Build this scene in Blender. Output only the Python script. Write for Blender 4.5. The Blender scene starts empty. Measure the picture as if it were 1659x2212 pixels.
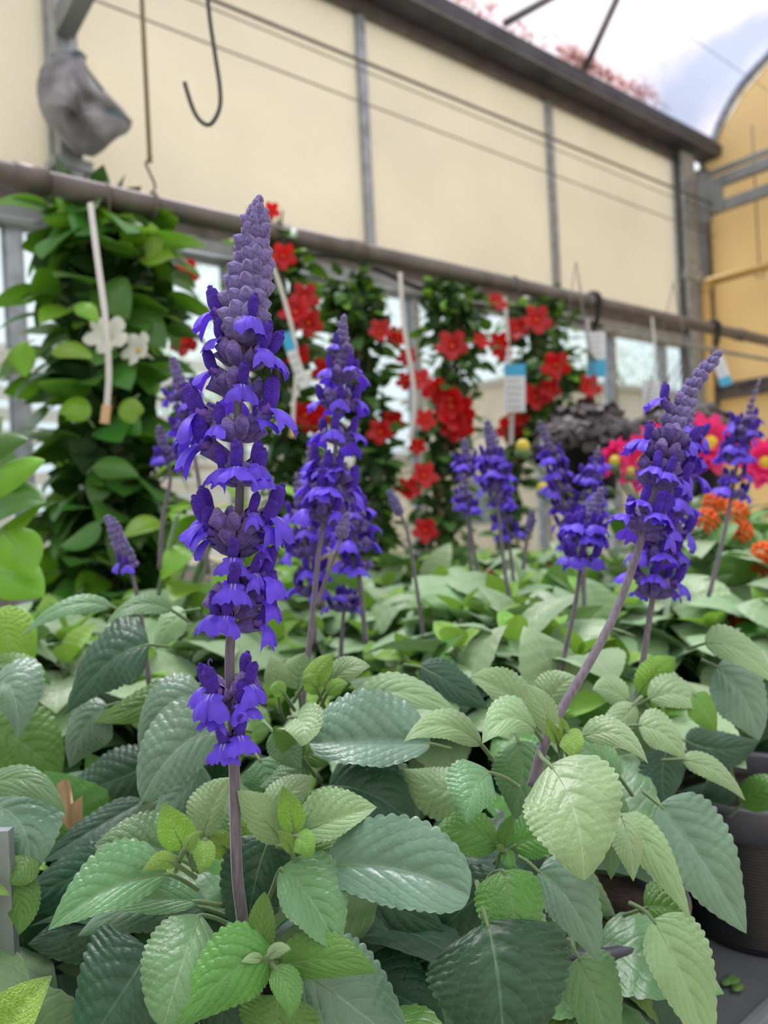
import bpy, math, random
import numpy as np
from mathutils import Vector, Matrix
random.seed(7); rng = np.random.default_rng(7)
SC = bpy.context.scene; COL = SC.collection
# ------------------------------------------------------------------ camera, light, exposure
F = 1660.0; ZC = 1.20; ROLL = 0.050
FW = np.array([0.629, 0.777, 0.0]); RT = np.array([0.777, -0.629, 0.0])
FW /= np.linalg.norm(FW); RT /= np.linalg.norm(RT); UPV = np.array([0, 0, 1.0])
cr, sr = math.cos(ROLL), math.sin(ROLL)
CAM = np.array([0, 0, ZC])
def P(px, py, d):
    a = (px - 829.5) / F * d; b = -(py - 1106) / F * d
    return CAM + FW * d + RT * (a * cr + b * sr) + UPV * (-a * sr + b * cr)
def ray(px, py):
    return P(px, py, 1.0) - CAM
def RP(px, py, ax, val):                       # where the line of sight meets a wall plane
    r = ray(px, py); t = (val - CAM[ax]) / r[ax]
    return CAM + r * t
cd = bpy.data.cameras.new('camera'); cam = bpy.data.objects.new('camera', cd); COL.objects.link(cam)
cd.sensor_fit = 'VERTICAL'; cd.sensor_height = 9.14; cd.sensor_width = 6.855; cd.lens = F / 2212 * 9.14
cd.clip_start = 0.01; cd.clip_end = 200
cd.dof.use_dof = True; cd.dof.focus_distance = 0.375; cd.dof.aperture_fstop = 1.95; cd.dof.aperture_blades = 0
cx = RT * cr - UPV * sr; cu = RT * sr + UPV * cr   # the picture is rolled 2.9 degrees
M = Matrix(((cx[0], cu[0], -FW[0], 0), (cx[1], cu[1], -FW[1], 0), (cx[2], cu[2], -FW[2], ZC), (0, 0, 0, 1)))
cam.matrix_world = M
SC.camera = cam
W = bpy.data.worlds.new('sky'); SC.world = W; W.use_nodes = True
nt = W.node_tree; nt.nodes.clear()
o_ = nt.nodes.new('ShaderNodeOutputWorld'); b_ = nt.nodes.new('ShaderNodeBackground')
tc = nt.nodes.new('ShaderNodeTexCoord'); sx = nt.nodes.new('ShaderNodeSeparateXYZ'); rp = nt.nodes.new('ShaderNodeValToRGB')
nt.links.new(tc.outputs['Generated'], sx.inputs[0]); nt.links.new(sx.outputs['Z'], rp.inputs[0])
rp.color_ramp.elements[0].position = 0.0; rp.color_ramp.elements[0].color = (.62, .73, .80, 1)
rp.color_ramp.elements[1].position = 0.55; rp.color_ramp.elements[1].color = (.98, .99, 1.0, 1)
nt.links.new(rp.outputs[0], b_.inputs[0]); b_.inputs[1].default_value = 0.85; nt.links.new(b_.outputs[0], o_.inputs[0])
sl = bpy.data.lights.new('sun', 'SUN'); so = bpy.data.objects.new('sun', sl); COL.objects.link(so)
sl.energy = 6.2; sl.angle = math.radians(26); sl.color = (.95, .98, 1)
sd = -(FW * .35 - RT * .25 + UPV * 1.0)
so.rotation_euler = Vector(sd).to_track_quat('-Z', 'Y').to_euler()
SC.view_settings.view_transform = 'Standard'; SC.view_settings.look = 'None'
SC.view_settings.exposure = 0.74; SC.view_settings.gamma = 1.0; SC.view_settings.use_curve_mapping = False
SC.cycles.max_bounces = 7; SC.cycles.transparent_max_bounces = 8; SC.cycles.diffuse_bounces = 3; SC.cycles.glossy_bounces = 2
SC.cycles.transmission_bounces = 4; SC.cycles.caustics_reflective = False; SC.cycles.caustics_refractive = False

# ------------------------------------------------------------------ materials
def lin(c):
    return tuple(((x / 255) / 12.92 if x / 255 <= .04045 else ((x / 255 + .055) / 1.055) ** 2.4) for x in c) + (1,)
MATS = {}
def nd(nt, t, **k):
    n = nt.nodes.new(t)
    for a, v in k.items(): setattr(n, a, v)
    return n
def mth(nt, op, a, b=None, c=None):
    n = nt.nodes.new('ShaderNodeMath'); n.operation = op
    for i, v in enumerate((a, b, c)):
        if v is None: continue
        if isinstance(v, (int, float)): n.inputs[i].default_value = v
        else: nt.links.new(v, n.inputs[i])
    return n.outputs[0]
def mat(name, col, rough=.6, metal=0, noise=0, nscale=30, bump=0, bscale=60, sheen=0, trans=0, tcol=None, spec=.5, stretch=None, vary=0, sheencol=None):
    if name in MATS: return MATS[name]
    m = bpy.data.materials.new(name); m.use_nodes = True; nt = m.node_tree; L = nt.links
    p = nt.nodes['Principled BSDF']; out = nt.nodes['Material Output']
    p.inputs['Base Color'].default_value = lin(col); p.inputs['Roughness'].default_value = rough; p.inputs['Metallic'].default_value = metal
    p.inputs['Specular IOR Level'].default_value = spec
    if sheen:
        p.inputs['Sheen Weight'].default_value = sheen; p.inputs['Sheen Roughness'].default_value = .4
        if sheencol: p.inputs['Sheen Tint'].default_value = lin(sheencol)
    tc = nd(nt, 'ShaderNodeTexCoord'); src = tc.outputs['Object']
    if stretch:
        mp = nd(nt, 'ShaderNodeMapping'); mp.inputs['Scale'].default_value = stretch; L.new(src, mp.inputs[0]); src = mp.outputs[0]
    csrc = None
    if noise:
        n = nd(nt, 'ShaderNodeTexNoise'); n.inputs['Scale'].default_value = nscale; n.inputs['Detail'].default_value = 5; L.new(src, n.inputs['Vector'])
        r = nd(nt, 'ShaderNodeValToRGB'); r.color_ramp.elements[0].position = .3; r.color_ramp.elements[1].position = .7
        r.color_ramp.elements[0].color = lin([x * (1 - noise) for x in col]); r.color_ramp.elements[1].color = lin([min(255, x * (1 + noise)) for x in col])
        L.new(n.outputs[0], r.inputs[0]); csrc = r.outputs[0]
    if vary:
        oi = nd(nt, 'ShaderNodeObjectInfo'); h = nd(nt, 'ShaderNodeHueSaturation'); h.inputs['Color'].default_value = lin(col)
        if csrc: L.new(csrc, h.inputs['Color'])
        L.new(mth(nt, 'MULTIPLY_ADD', oi.outputs['Random'], vary, 1 - vary / 2), h.inputs['Value'])
        csrc = h.outputs[0]
    if csrc: L.new(csrc, p.inputs['Base Color'])
    if bump:
        n = nd(nt, 'ShaderNodeTexNoise'); n.inputs['Scale'].default_value = bscale; n.inputs['Detail'].default_value = 3; L.new(src, n.inputs['Vector'])
        b = nd(nt, 'ShaderNodeBump'); b.inputs['Strength'].default_value = bump; b.inputs['Distance'].default_value = .002
        L.new(n.outputs[0], b.inputs['Height']); L.new(b.outputs[0], p.inputs['Normal'])
    if trans:
        t = nd(nt, 'ShaderNodeBsdfTranslucent'); t.inputs[0].default_value = lin(tcol or col)
        x = nd(nt, 'ShaderNodeMixShader'); x.inputs[0].default_value = trans
        L.new(p.outputs[0], x.inputs[1]); L.new(t.outputs[0], x.inputs[2]); L.new(x.outputs[0], out.inputs[0])
    MATS[name] = m; return m
def leaf_mat(name, top, under, vein, tcol, rough=.45, trans=.22, sheen=.25, nv=6.5, bullate=.5, spec=.5, vary=.3, veinw=.045, slope=.42):
    m = bpy.data.materials.new(name); m.use_nodes = True; nt = m.node_tree; L = nt.links
    p = nt.nodes['Principled BSDF']; out = nt.nodes['Material Output']
    uv = nd(nt, 'ShaderNodeUVMap'); s = nd(nt, 'ShaderNodeSeparateXYZ'); L.new(uv.outputs[0], s.inputs[0])
    u = s.outputs[0]; v = mth(nt, 'ABSOLUTE', mth(nt, 'MULTIPLY_ADD', s.outputs[1], 2, -1))
    ph = mth(nt, 'MULTIPLY', mth(nt, 'SUBTRACT', mth(nt, 'SUBTRACT', u, mth(nt, 'MULTIPLY', v, slope * .75)), mth(nt, 'MULTIPLY', mth(nt, 'MULTIPLY', v, v), slope * .5)), nv)
    fr = mth(nt, 'FRACT', mth(nt, 'ADD', ph, 20)); dist = mth(nt, 'MINIMUM', fr, mth(nt, 'SUBTRACT', 1.0, fr))
    lat = nd(nt, 'ShaderNodeMapRange'); lat.inputs[1].default_value = veinw; lat.inputs[2].default_value = veinw * .25; L.new(dist, lat.inputs[0])
    mid = nd(nt, 'ShaderNodeMapRange'); mid.inputs[1].default_value = .035; mid.inputs[2].default_value = .012; L.new(v, mid.inputs[0])
    vm = mth(nt, 'MAXIMUM', mth(nt, 'MULTIPLY', lat.outputs[0], .45), mth(nt, 'MULTIPLY', mid.outputs[0], .85))
    tc = nd(nt, 'ShaderNodeTexCoord')
    no = nd(nt, 'ShaderNodeTexNoise'); no.inputs['Scale'].default_value = 45; no.inputs['Detail'].default_value = 4; L.new(tc.outputs['Object'], no.inputs['Vector'])
    cmix = nd(nt, 'ShaderNodeMix', data_type='RGBA'); cmix.inputs[6].default_value = lin([c * .86 for c in top]); cmix.inputs[7].default_value = lin([min(255, c * 1.12) for c in top]); L.new(no.outputs[0], cmix.inputs[0])
    oi = nd(nt, 'ShaderNodeObjectInfo'); h = nd(nt, 'ShaderNodeHueSaturation'); L.new(cmix.outputs[2], h.inputs['Color'])
    L.new(mth(nt, 'MULTIPLY_ADD', oi.outputs['Random'], vary, 1 - vary / 2), h.inputs['Value'])
    L.new(mth(nt, 'MULTIPLY_ADD', oi.outputs['Random'], .03, .485), h.inputs['Hue'])
    vmx = nd(nt, 'ShaderNodeMix', data_type='RGBA'); L.new(vm, vmx.inputs[0]); L.new(h.outputs[0], vmx.inputs[6]); vmx.inputs[7].default_value = lin(vein)
    # pale margin
    em = nd(nt, 'ShaderNodeMapRange'); em.inputs[1].default_value = .965; em.inputs[2].default_value = .995; L.new(v, em.inputs[0])
    emx = nd(nt, 'ShaderNodeMix', data_type='RGBA'); L.new(mth(nt, 'MULTIPLY', em.outputs[0], .6), emx.inputs[0]); L.new(vmx.outputs[2], emx.inputs[6]); emx.inputs[7].default_value = lin(vein)
    g = nd(nt, 'ShaderNodeNewGeometry'); bf = nd(nt, 'ShaderNodeMix', data_type='RGBA'); L.new(g.outputs['Backfacing'], bf.inputs[0])
    L.new(emx.outputs[2], bf.inputs[6])
    um = nd(nt, 'ShaderNodeMix', data_type='RGBA'); L.new(vm, um.inputs[0]); um.inputs[6].default_value = lin(under); um.inputs[7].default_value = lin(vein); L.new(um.outputs[2], bf.inputs[7])
    L.new(bf.outputs[2], p.inputs['Base Color'])
    p.inputs['Roughness'].default_value = rough; p.inputs['Specular IOR Level'].default_value = spec
    p.inputs['Sheen Weight'].default_value = sheen; p.inputs['Sheen Roughness'].default_value = .5; p.inputs['Sheen Tint'].default_value = (.8, .95, .95, 1)
    mp = nd(nt, 'ShaderNodeMapping'); mp.inputs['Scale'].default_value = (nv * 3.2, 14, 1); L.new(uv.outputs[0], mp.inputs[0])
    vo = nd(nt, 'ShaderNodeTexVoronoi'); vo.feature = 'DISTANCE_TO_EDGE'; vo.inputs['Scale'].default_value = 1; L.new(mp.outputs[0], vo.inputs['Vector'])
    hgt = mth(nt, 'ADD', mth(nt, 'MULTIPLY', mth(nt, 'MINIMUM', vo.outputs[0], .3), .8 if bullate < .9 else 1.6), mth(nt, 'MULTIPLY', mth(nt, 'MINIMUM', dist, .2), 2.5))
    b = nd(nt, 'ShaderNodeBump'); b.inputs['Strength'].default_value = bullate; b.inputs['Distance'].default_value = .0009; L.new(hgt, b.inputs['Height']); L.new(b.outputs[0], p.inputs['Normal'])
    t = nd(nt, 'ShaderNodeBsdfTranslucent'); t.inputs[0].default_value = lin(tcol); x = nd(nt, 'ShaderNodeMixShader'); x.inputs[0].default_value = trans
    L.new(p.outputs[0], x.inputs[1]); L.new(t.outputs[0], x.inputs[2]); L.new(x.outputs[0], out.inputs[0])
    MATS[name] = m; return m
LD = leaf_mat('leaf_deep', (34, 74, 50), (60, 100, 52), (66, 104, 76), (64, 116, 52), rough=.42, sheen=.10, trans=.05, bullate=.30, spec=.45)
LM = leaf_mat('leaf_mature', (86, 130, 80), (90, 136, 54), (122, 148, 116), (92, 138, 76), rough=.38, sheen=.4, trans=.08, bullate=.4, spec=.6)
LP = leaf_mat('leaf_pale', (132, 168, 116), (112, 160, 60), (160, 182, 148), (118, 158, 92), rough=.40, sheen=.5, trans=.12, bullate=.4, spec=.6)
LY = leaf_mat('leaf_young', (146, 200, 74), (146, 190, 48), (172, 200, 132), (146, 200, 70), rough=.45, sheen=.3, trans=.24, bullate=.9, nv=9)
LG = leaf_mat('leaf_fresh', (86, 136, 58), (96, 148, 44), (108, 150, 86), (96, 160, 50), rough=.36, sheen=.12, trans=.15, bullate=.5)
LB = leaf_mat('leaf_bluish', (86, 124, 98), (84, 124, 72), (122, 150, 136), (84, 128, 80), rough=.33, sheen=.4, trans=.05, bullate=.3, spec=.7)
LMAN = leaf_mat('mandevilla_leaf', (66, 120, 40), (80, 130, 32), (80, 118, 62), (110, 170, 36), rough=.3, sheen=.08, trans=.30, bullate=.2, nv=7, vary=.5)
LMANY = leaf_mat('mandevilla_young_leaf', (122, 172, 44), (132, 180, 44), (134, 174, 88), (136, 190, 44), rough=.35, sheen=.08, trans=.28, bullate=.2, nv=7, vary=.4)
LSM = leaf_mat('small_vine_leaf', (72, 116, 48), (74, 116, 42), (76, 112, 58), (100, 150, 40), rough=.35, sheen=.05, trans=.28, bullate=.2, nv=5, vary=.5)
LHE = leaf_mat('burgundy_leaf', (48, 38, 42), (100, 56, 64), (100, 86, 88), (110, 50, 56), rough=.3, sheen=.3, trans=.08, bullate=.4, nv=5, vary=.6)
STEM = mat('stem_purple_grey', (108, 100, 114), .7, sheen=.6, noise=.15, nscale=90, stretch=(6, 6, 1), sheencol=(230, 220, 235))
STEMG = mat('stem_green', (98, 126, 80), .6, sheen=.3, noise=.12)
STEMB = mat('stem_brown', (84, 74, 54), .8, noise=.2)
CAL = mat('calyx_fuzz', (90, 74, 146), .75, sheen=.9, noise=.25, nscale=300, bump=.8, bscale=900, sheencol=(200, 180, 235), vary=.25)
BUD = mat('bud_fuzz', (106, 96, 152), .8, sheen=1.0, noise=.22, nscale=260, bump=.9, bscale=800, sheencol=(205, 195, 240), vary=.25)
TUBE = mat('corolla_tube', (120, 80, 180), .6, sheen=.4, trans=.15, tcol=(150, 90, 220))
HOOD = mat('hood_violet', (66, 26, 168), .75, sheen=.6, bump=1.0, bscale=1500, noise=.2, nscale=400, sheencol=(150, 110, 255), vary=.2)
def lip_mat():
    m = mat('lip_blue_violet', (98, 68, 224), .55, noise=.12, nscale=160, trans=.25, tcol=(120, 70, 255), vary=.3, sheen=.25, sheencol=(190, 180, 255)); nt = m.node_tree; L = nt.links
    p = nt.nodes['Principled BSDF']; uv = nd(nt, 'ShaderNodeUVMap'); s = nd(nt, 'ShaderNodeSeparateXYZ'); L.new(uv.outputs[0], s.inputs[0])
    v = mth(nt, 'ABSOLUTE', mth(nt, 'MULTIPLY_ADD', s.outputs[1], 2, -1)); dv = mth(nt, 'ABSOLUTE', mth(nt, 'SUBTRACT', v, .17))
    a = nd(nt, 'ShaderNodeMapRange'); a.inputs[1].default_value = .13; a.inputs[2].default_value = .03; L.new(dv, a.inputs[0])
    bb = nd(nt, 'ShaderNodeMapRange'); bb.inputs[1].default_value = .50; bb.inputs[2].default_value = .18; L.new(s.outputs[0], bb.inputs[0])
    src = p.inputs['Base Color'].links[0].from_socket
    x = nd(nt, 'ShaderNodeMix', data_type='RGBA'); L.new(mth(nt, 'MULTIPLY', mth(nt, 'MULTIPLY', a.outputs[0], bb.outputs[0]), .8), x.inputs[0]); L.new(src, x.inputs[6]); x.inputs[7].default_value = lin((215, 220, 255)); L.new(x.outputs[2], p.inputs['Base Color'])
    return m
LIP = lip_mat()
RED = mat('red_petal', (184, 6, 22), .5, trans=.3, tcol=(255, 20, 20), vary=.35)
REDC = mat('red_flower_throat', (220, 90, 20), .5)
WHI = mat('white_petal', (236, 238, 234), .5, trans=.3, tcol=(245, 245, 235))
YEL = mat('yellow_throat', (228, 190, 60), .6)
PINK = mat('hot_pink_petal', (235, 40, 130), .5, trans=.35, tcol=(255, 60, 150), vary=.2)
YBUD = mat('yellow_petal', (222, 205, 90), .5, trans=.3, tcol=(240, 220, 60))
ORG = mat('orange_petal', (238, 110, 20), .5, trans=.3, tcol=(255, 130, 20), vary=.3)
PLASTIC = mat('dark_pot_plastic', (40, 41, 48), .42, noise=.08, nscale=20, spec=.5)
PLRIM = mat('grey_pot_rim', (78, 79, 90), .45, noise=.08, nscale=20)
SOIL = mat('potting_soil', (44, 34, 28), .95, noise=.5, nscale=200, bump=1, bscale=300)
TABLE = mat('bench_top_grey', (102, 105, 110), .55, noise=.08, nscale=12, bump=.3, bscale=200)
GALV = mat('galvanised_steel', (150, 156, 164), .42, metal=.45, noise=.12, nscale=25)
GALVD = mat('dark_weathered_steel_and_shade', (96, 90, 88), .6, metal=.2, noise=.22, nscale=18)
PIPE = mat('grey_brown_pipe', (100, 93, 91), .45, metal=.25, noise=.15, nscale=14)
BEAM = mat('grey_beam', (132, 138, 140), .5, metal=.2, noise=.1, nscale=8)
GUT = mat('gutter_steel', (64, 64, 72), .6, metal=.15, noise=.2, nscale=10)
CONC = mat('concrete_floor', (128, 122, 112), .9, noise=.2, nscale=3)
WHP = mat('white_strap_plastic', (225, 222, 224), .5, trans=.2)
BLK = mat('black_plastic', (24, 24, 28), .5)
BLU = mat('blue_print', (60, 165, 215), .5)
TAGW = mat('white_tag', (226, 230, 238), .5, trans=.15)
INK = mat('grey_print', (170, 178, 190), .6)
CLOTH = mat('grey_bag_cloth', (136, 136, 142), .85, noise=.35, nscale=9, bump=1.0, bscale=30)
CLOTHD = mat('bag_print', (78, 92, 98), .85)
YPIPE = mat('yellow_gas_pipe', (206, 170, 100), .5)
DEAD = mat('dry_leaf_beige', (205, 170, 140), .8, noise=.15, nscale=40, trans=.2)
def sheet_mat(name, col, tcol, flute, trans, warm):
    m = mat(name, col, .5, noise=.06, nscale=1.6, trans=trans, tcol=tcol); nt = m.node_tree; L = nt.links; p = nt.nodes['Principled BSDF']
    tc = nd(nt, 'ShaderNodeTexCoord'); wv = nd(nt, 'ShaderNodeTexWave'); wv.bands_direction = flute; wv.inputs['Scale'].default_value = 20; wv.inputs['Distortion'].default_value = 0
    L.new(tc.outputs['Object'], wv.inputs['Vector']); b = nd(nt, 'ShaderNodeBump'); b.inputs['Strength'].default_value = .35; b.inputs['Distance'].default_value = .004
    L.new(wv.outputs['Fac'], b.inputs['Height']); L.new(b.outputs[0], p.inputs['Normal']); return m
CREAM = sheet_mat('cream_twinwall_sheet', (230, 224, 210), (242, 236, 220), 'X', .40, 1)
YWALL = sheet_mat('yellow_wall_sheet', (240, 216, 166), (250, 228, 178), 'Y', .38, 1)
ARCH = [(2.31, 2.12), (2.24, 2.25), (2.135, 2.375), (1.963, 2.49), (1.6, 2.68), (1.2, 2.82), (.6, 2.95), (0, 3.0), (-.7, 2.95)]
def on_roof(px, py):
    r = ray(px, py)
    for k in range(1, 1200):
        p = CAM + r * (k * .01); z = np.interp(p[1], [a[0] for a in ARCH][::-1], [a[1] for a in ARCH][::-1]) + ZC
        if p[2] > z and p[1] < 2.31: return p
    return CAM + r * 4
fa, fb = on_roof(1440, 260), on_roof(1659, 95); fn = np.array([-(fb - fa)[1], (fb - fa)[0]]); fn /= np.linalg.norm(fn)
FB = (float(fn[0]), float(fn[1]), float(-(fn[0] * fa[0] + fn[1] * fa[1])))
def film_mat():
    m = bpy.data.materials.new('roof_film'); m.use_nodes = True; nt = m.node_tree; L = nt.links; out = nt.nodes['Material Output']; nt.nodes.remove(nt.nodes['Principled BSDF'])
    tr = nd(nt, 'ShaderNodeBsdfTransparent'); tl = nd(nt, 'ShaderNodeBsdfTranslucent'); gl = nd(nt, 'ShaderNodeBsdfDiffuse')
    tc = nd(nt, 'ShaderNodeTexCoord'); sp = nd(nt, 'ShaderNodeSeparateXYZ'); L.new(tc.outputs['Object'], sp.inputs[0])
    n = nd(nt, 'ShaderNodeTexNoise'); n.inputs['Scale'].default_value = 2.2; n.inputs['Detail'].default_value = 3; L.new(tc.outputs['Object'], n.inputs['Vector'])
    # a dulled, folded band of film running across the last bay
    ln = mth(nt, 'ADD', mth(nt, 'MULTIPLY_ADD', sp.outputs[0], FB[0], FB[2]), mth(nt, 'MULTIPLY', sp.outputs[1], FB[1]))
    ln = mth(nt, 'ABSOLUTE', mth(nt, 'MULTIPLY_ADD', mth(nt, 'SUBTRACT', n.outputs[0], .5), .5, ln))
    mr = nd(nt, 'ShaderNodeMapRange'); mr.interpolation_type = 'SMOOTHSTEP'; mr.inputs[1].default_value = .05; mr.inputs[2].default_value = .34; L.new(ln, mr.inputs[0])
    r = nd(nt, 'ShaderNodeValToRGB'); r.color_ramp.elements[0].position = .0; r.color_ramp.elements[0].color = lin((146, 152, 172)); r.color_ramp.elements[1].position = 1; r.color_ramp.elements[1].color = lin((206, 196, 201))
    L.new(mr.outputs[0], r.inputs[0]); L.new(r.outputs[0], tr.inputs[0]); L.new(r.outputs[0], tl.inputs[0]); gl.inputs[0].default_value = lin((225, 220, 225))
    a = nd(nt, 'ShaderNodeMixShader'); a.inputs[0].default_value = .45; L.new(tr.outputs[0], a.inputs[1]); L.new(tl.outputs[0], a.inputs[2])
    b = nd(nt, 'ShaderNodeMixShader'); b.inputs[0].default_value = .15; L.new(a.outputs[0], b.inputs[1]); L.new(gl.outputs[0], b.inputs[2]); L.new(b.outputs[0], out.inputs[0])
    return m
FILM = film_mat()
def glass_mat():
    m = bpy.data.materials.new('window_glass'); m.use_nodes = True; nt = m.node_tree; L = nt.links; out = nt.nodes['Material Output']; nt.nodes.remove(nt.nodes['Principled BSDF'])
    tr = nd(nt, 'ShaderNodeBsdfTransparent'); gl = nd(nt, 'ShaderNodeBsdfGlossy'); gl.inputs['Roughness'].default_value = .1; tr.inputs[0].default_value = (.94, .97, .97, 1)
    a = nd(nt, 'ShaderNodeMixShader'); a.inputs[0].default_value = .06; L.new(tr.outputs[0], a.inputs[1]); L.new(gl.outputs[0], a.inputs[2]); L.new(a.outputs[0], out.inputs[0]); return m
GLASS = glass_mat()

# ------------------------------------------------------------------ mesh helpers
def mesh(name, V, Fs, mats, smooth=True, mi=None, uv=None):
    me = bpy.data.meshes.new(name); me.from_pydata([tuple(map(float, v)) for v in V], [], Fs)
    for m in (mats if isinstance(mats, (list, tuple)) else [mats]): me.materials.append(m)
    if mi is not None: me.polygons.foreach_set('material_index', mi)
    me.polygons.foreach_set('use_smooth', [smooth] * len(me.polygons))
    if uv is not None:
        l = me.uv_layers.new(name='UVMap'); idx = np.empty(len(me.loops), dtype=np.int32); me.loops.foreach_get('vertex_index', idx)
        l.data.foreach_set('uv', np.asarray(uv, dtype=np.float32)[idx].ravel())
    me.update(); return me
def put(name, me, parent=None, loc=None, mw=None, label=None, cat=None, group=None, kind=None):
    o = bpy.data.objects.new(name, me); COL.objects.link(o)
    if parent is not None: o.parent = parent
    if mw is not None: o.matrix_basis = mw
    elif loc is not None: o.location = loc
    for k, v in (('label', label), ('category', cat), ('group', group), ('kind', kind)):
        if v: o[k] = v
    return o
def thing(name, loc, label, cat, group=None):
    o = put(name, None, loc=tuple(map(float, loc)), label=label, cat=cat, group=group); o.empty_display_size = .05; return o
class B:
    def __init__(s): s.V = []; s.F = []; s.M = []; s.U = []
    def add(s, V, Fs, m=0, uv=None):
        n = len(s.V); s.V += [tuple(v) for v in V]; s.F += [tuple(i + n for i in f) for f in Fs]; s.M += [m] * len(Fs)
        s.U += list(uv) if uv is not None else [(0, 0)] * len(V)
    def box(s, a, b, m=0):
        a = np.minimum(a, b), np.maximum(a, b); (x0, y0, z0), (x1, y1, z1) = a
        s.add([(x0, y0, z0), (x1, y0, z0), (x1, y1, z0), (x0, y1, z0), (x0, y0, z1), (x1, y0, z1), (x1, y1, z1), (x0, y1, z1)],
              [(0, 3, 2, 1), (4, 5, 6, 7), (0, 1, 5, 4), (1, 2, 6, 5), (2, 3, 7, 6), (3, 0, 4, 7)], m)
    def beam(s, p, q, w, h, m=0, up=(0, 0, 1)):
        p = np.array(p, float); q = np.array(q, float); d = q - p; d /= np.linalg.norm(d); up = np.array(up, float)
        x = np.cross(d, up); x /= np.linalg.norm(x); y = np.cross(x, d)
        c = [(-1, -1), (1, -1), (1, 1), (-1, 1)]
        s.add([e + x * (i * w / 2) + y * (j * h / 2) for e in (p, q) for i, j in c], [(0, 1, 2, 3), (7, 6, 5, 4), (0, 4, 5, 1), (1, 5, 6, 2), (2, 6, 7, 3), (3, 7, 4, 0)], m)
    def tube(s, pts, rad, n=8, m=0, cap=True):
        pts = [np.array(p, float) for p in pts]; k = len(pts); rad = [rad] * k if np.isscalar(rad) else rad
        V = []; ref = None
        for i in range(k):
            t = pts[min(i + 1, k - 1)] - pts[max(i - 1, 0)]; t /= (np.linalg.norm(t) + 1e-12)
            if ref is None: ref = np.cross(t, (0, 0, 1)) if abs(t[2]) < .9 else np.cross(t, (1, 0, 0))
            ref = ref - t * ref.dot(t); ref /= np.linalg.norm(ref); y = np.cross(t, ref)
            V += [pts[i] + (ref * math.cos(a) + y * math.sin(a)) * rad[i] for a in [2 * math.pi * j / n for j in range(n)]]
        Fs = [(i * n + j, i * n + (j + 1) % n, (i + 1) * n + (j + 1) % n, (i + 1) * n + j) for i in range(k - 1) for j in range(n)]
        if cap: Fs += [tuple(range(n))[::-1], tuple(range((k - 1) * n, k * n))]
        s.add(V, Fs, m)
    def lathe(s, prof, n=32, m=0, c=(0, 0, 0)):
        V = [(c[0] + r * math.cos(2 * math.pi * j / n), c[1] + r * math.sin(2 * math.pi * j / n), c[2] + z) for r, z in prof for j in range(n)]
        s.add(V, [(i * n + j, i * n + (j + 1) % n, (i + 1) * n + (j + 1) % n, (i + 1) * n + j) for i in range(len(prof) - 1) for j in range(n)], m)
    def ell(s, c, r, n=8, k=6, m=0, axes=None, jit=0):
        V = []; A = np.eye(3) if axes is None else np.array(axes).T
        for i in range(k + 1):
            th = math.pi * i / k
            for j in range(n):
                a = 2 * math.pi * j / n; f = 1 + jit * random.uniform(-1, 1)
                V.append(np.array(c) + A @ (np.array([math.sin(th) * math.cos(a) * r[0], math.sin(th) * math.sin(a) * r[1], math.cos(th) * r[2]]) * f))
        s.add(V, [(i * n + j, (i + 1) * n + j, (i + 1) * n + (j + 1) % n, i * n + (j + 1) % n) for i in range(k) for j in range(n)], m)
    def mesh(s, name, mats, smooth=True, uv=False): return mesh(name, s.V, s.F, mats, smooth, s.M, s.U if uv else None)
def spline(pts, n):                            # Catmull-Rom through the points
    p = [np.array(q, float) for q in pts]; p = [2 * p[0] - p[1]] + p + [2 * p[-1] - p[-2]]; out = []
    for i in range(1, len(p) - 2):
        for j in range(n):
            t = j / n; out.append(.5 * (2 * p[i] + (p[i + 1] - p[i - 1]) * t + (2 * p[i - 1] - 5 * p[i] + 4 * p[i + 1] - p[i + 2]) * t * t + (3 * p[i] - p[i - 1] - 3 * p[i + 1] + p[i + 2]) * t ** 3))
    out.append(p[-2]); return out
def T(p): return tuple(float(x) for x in p)

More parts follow.
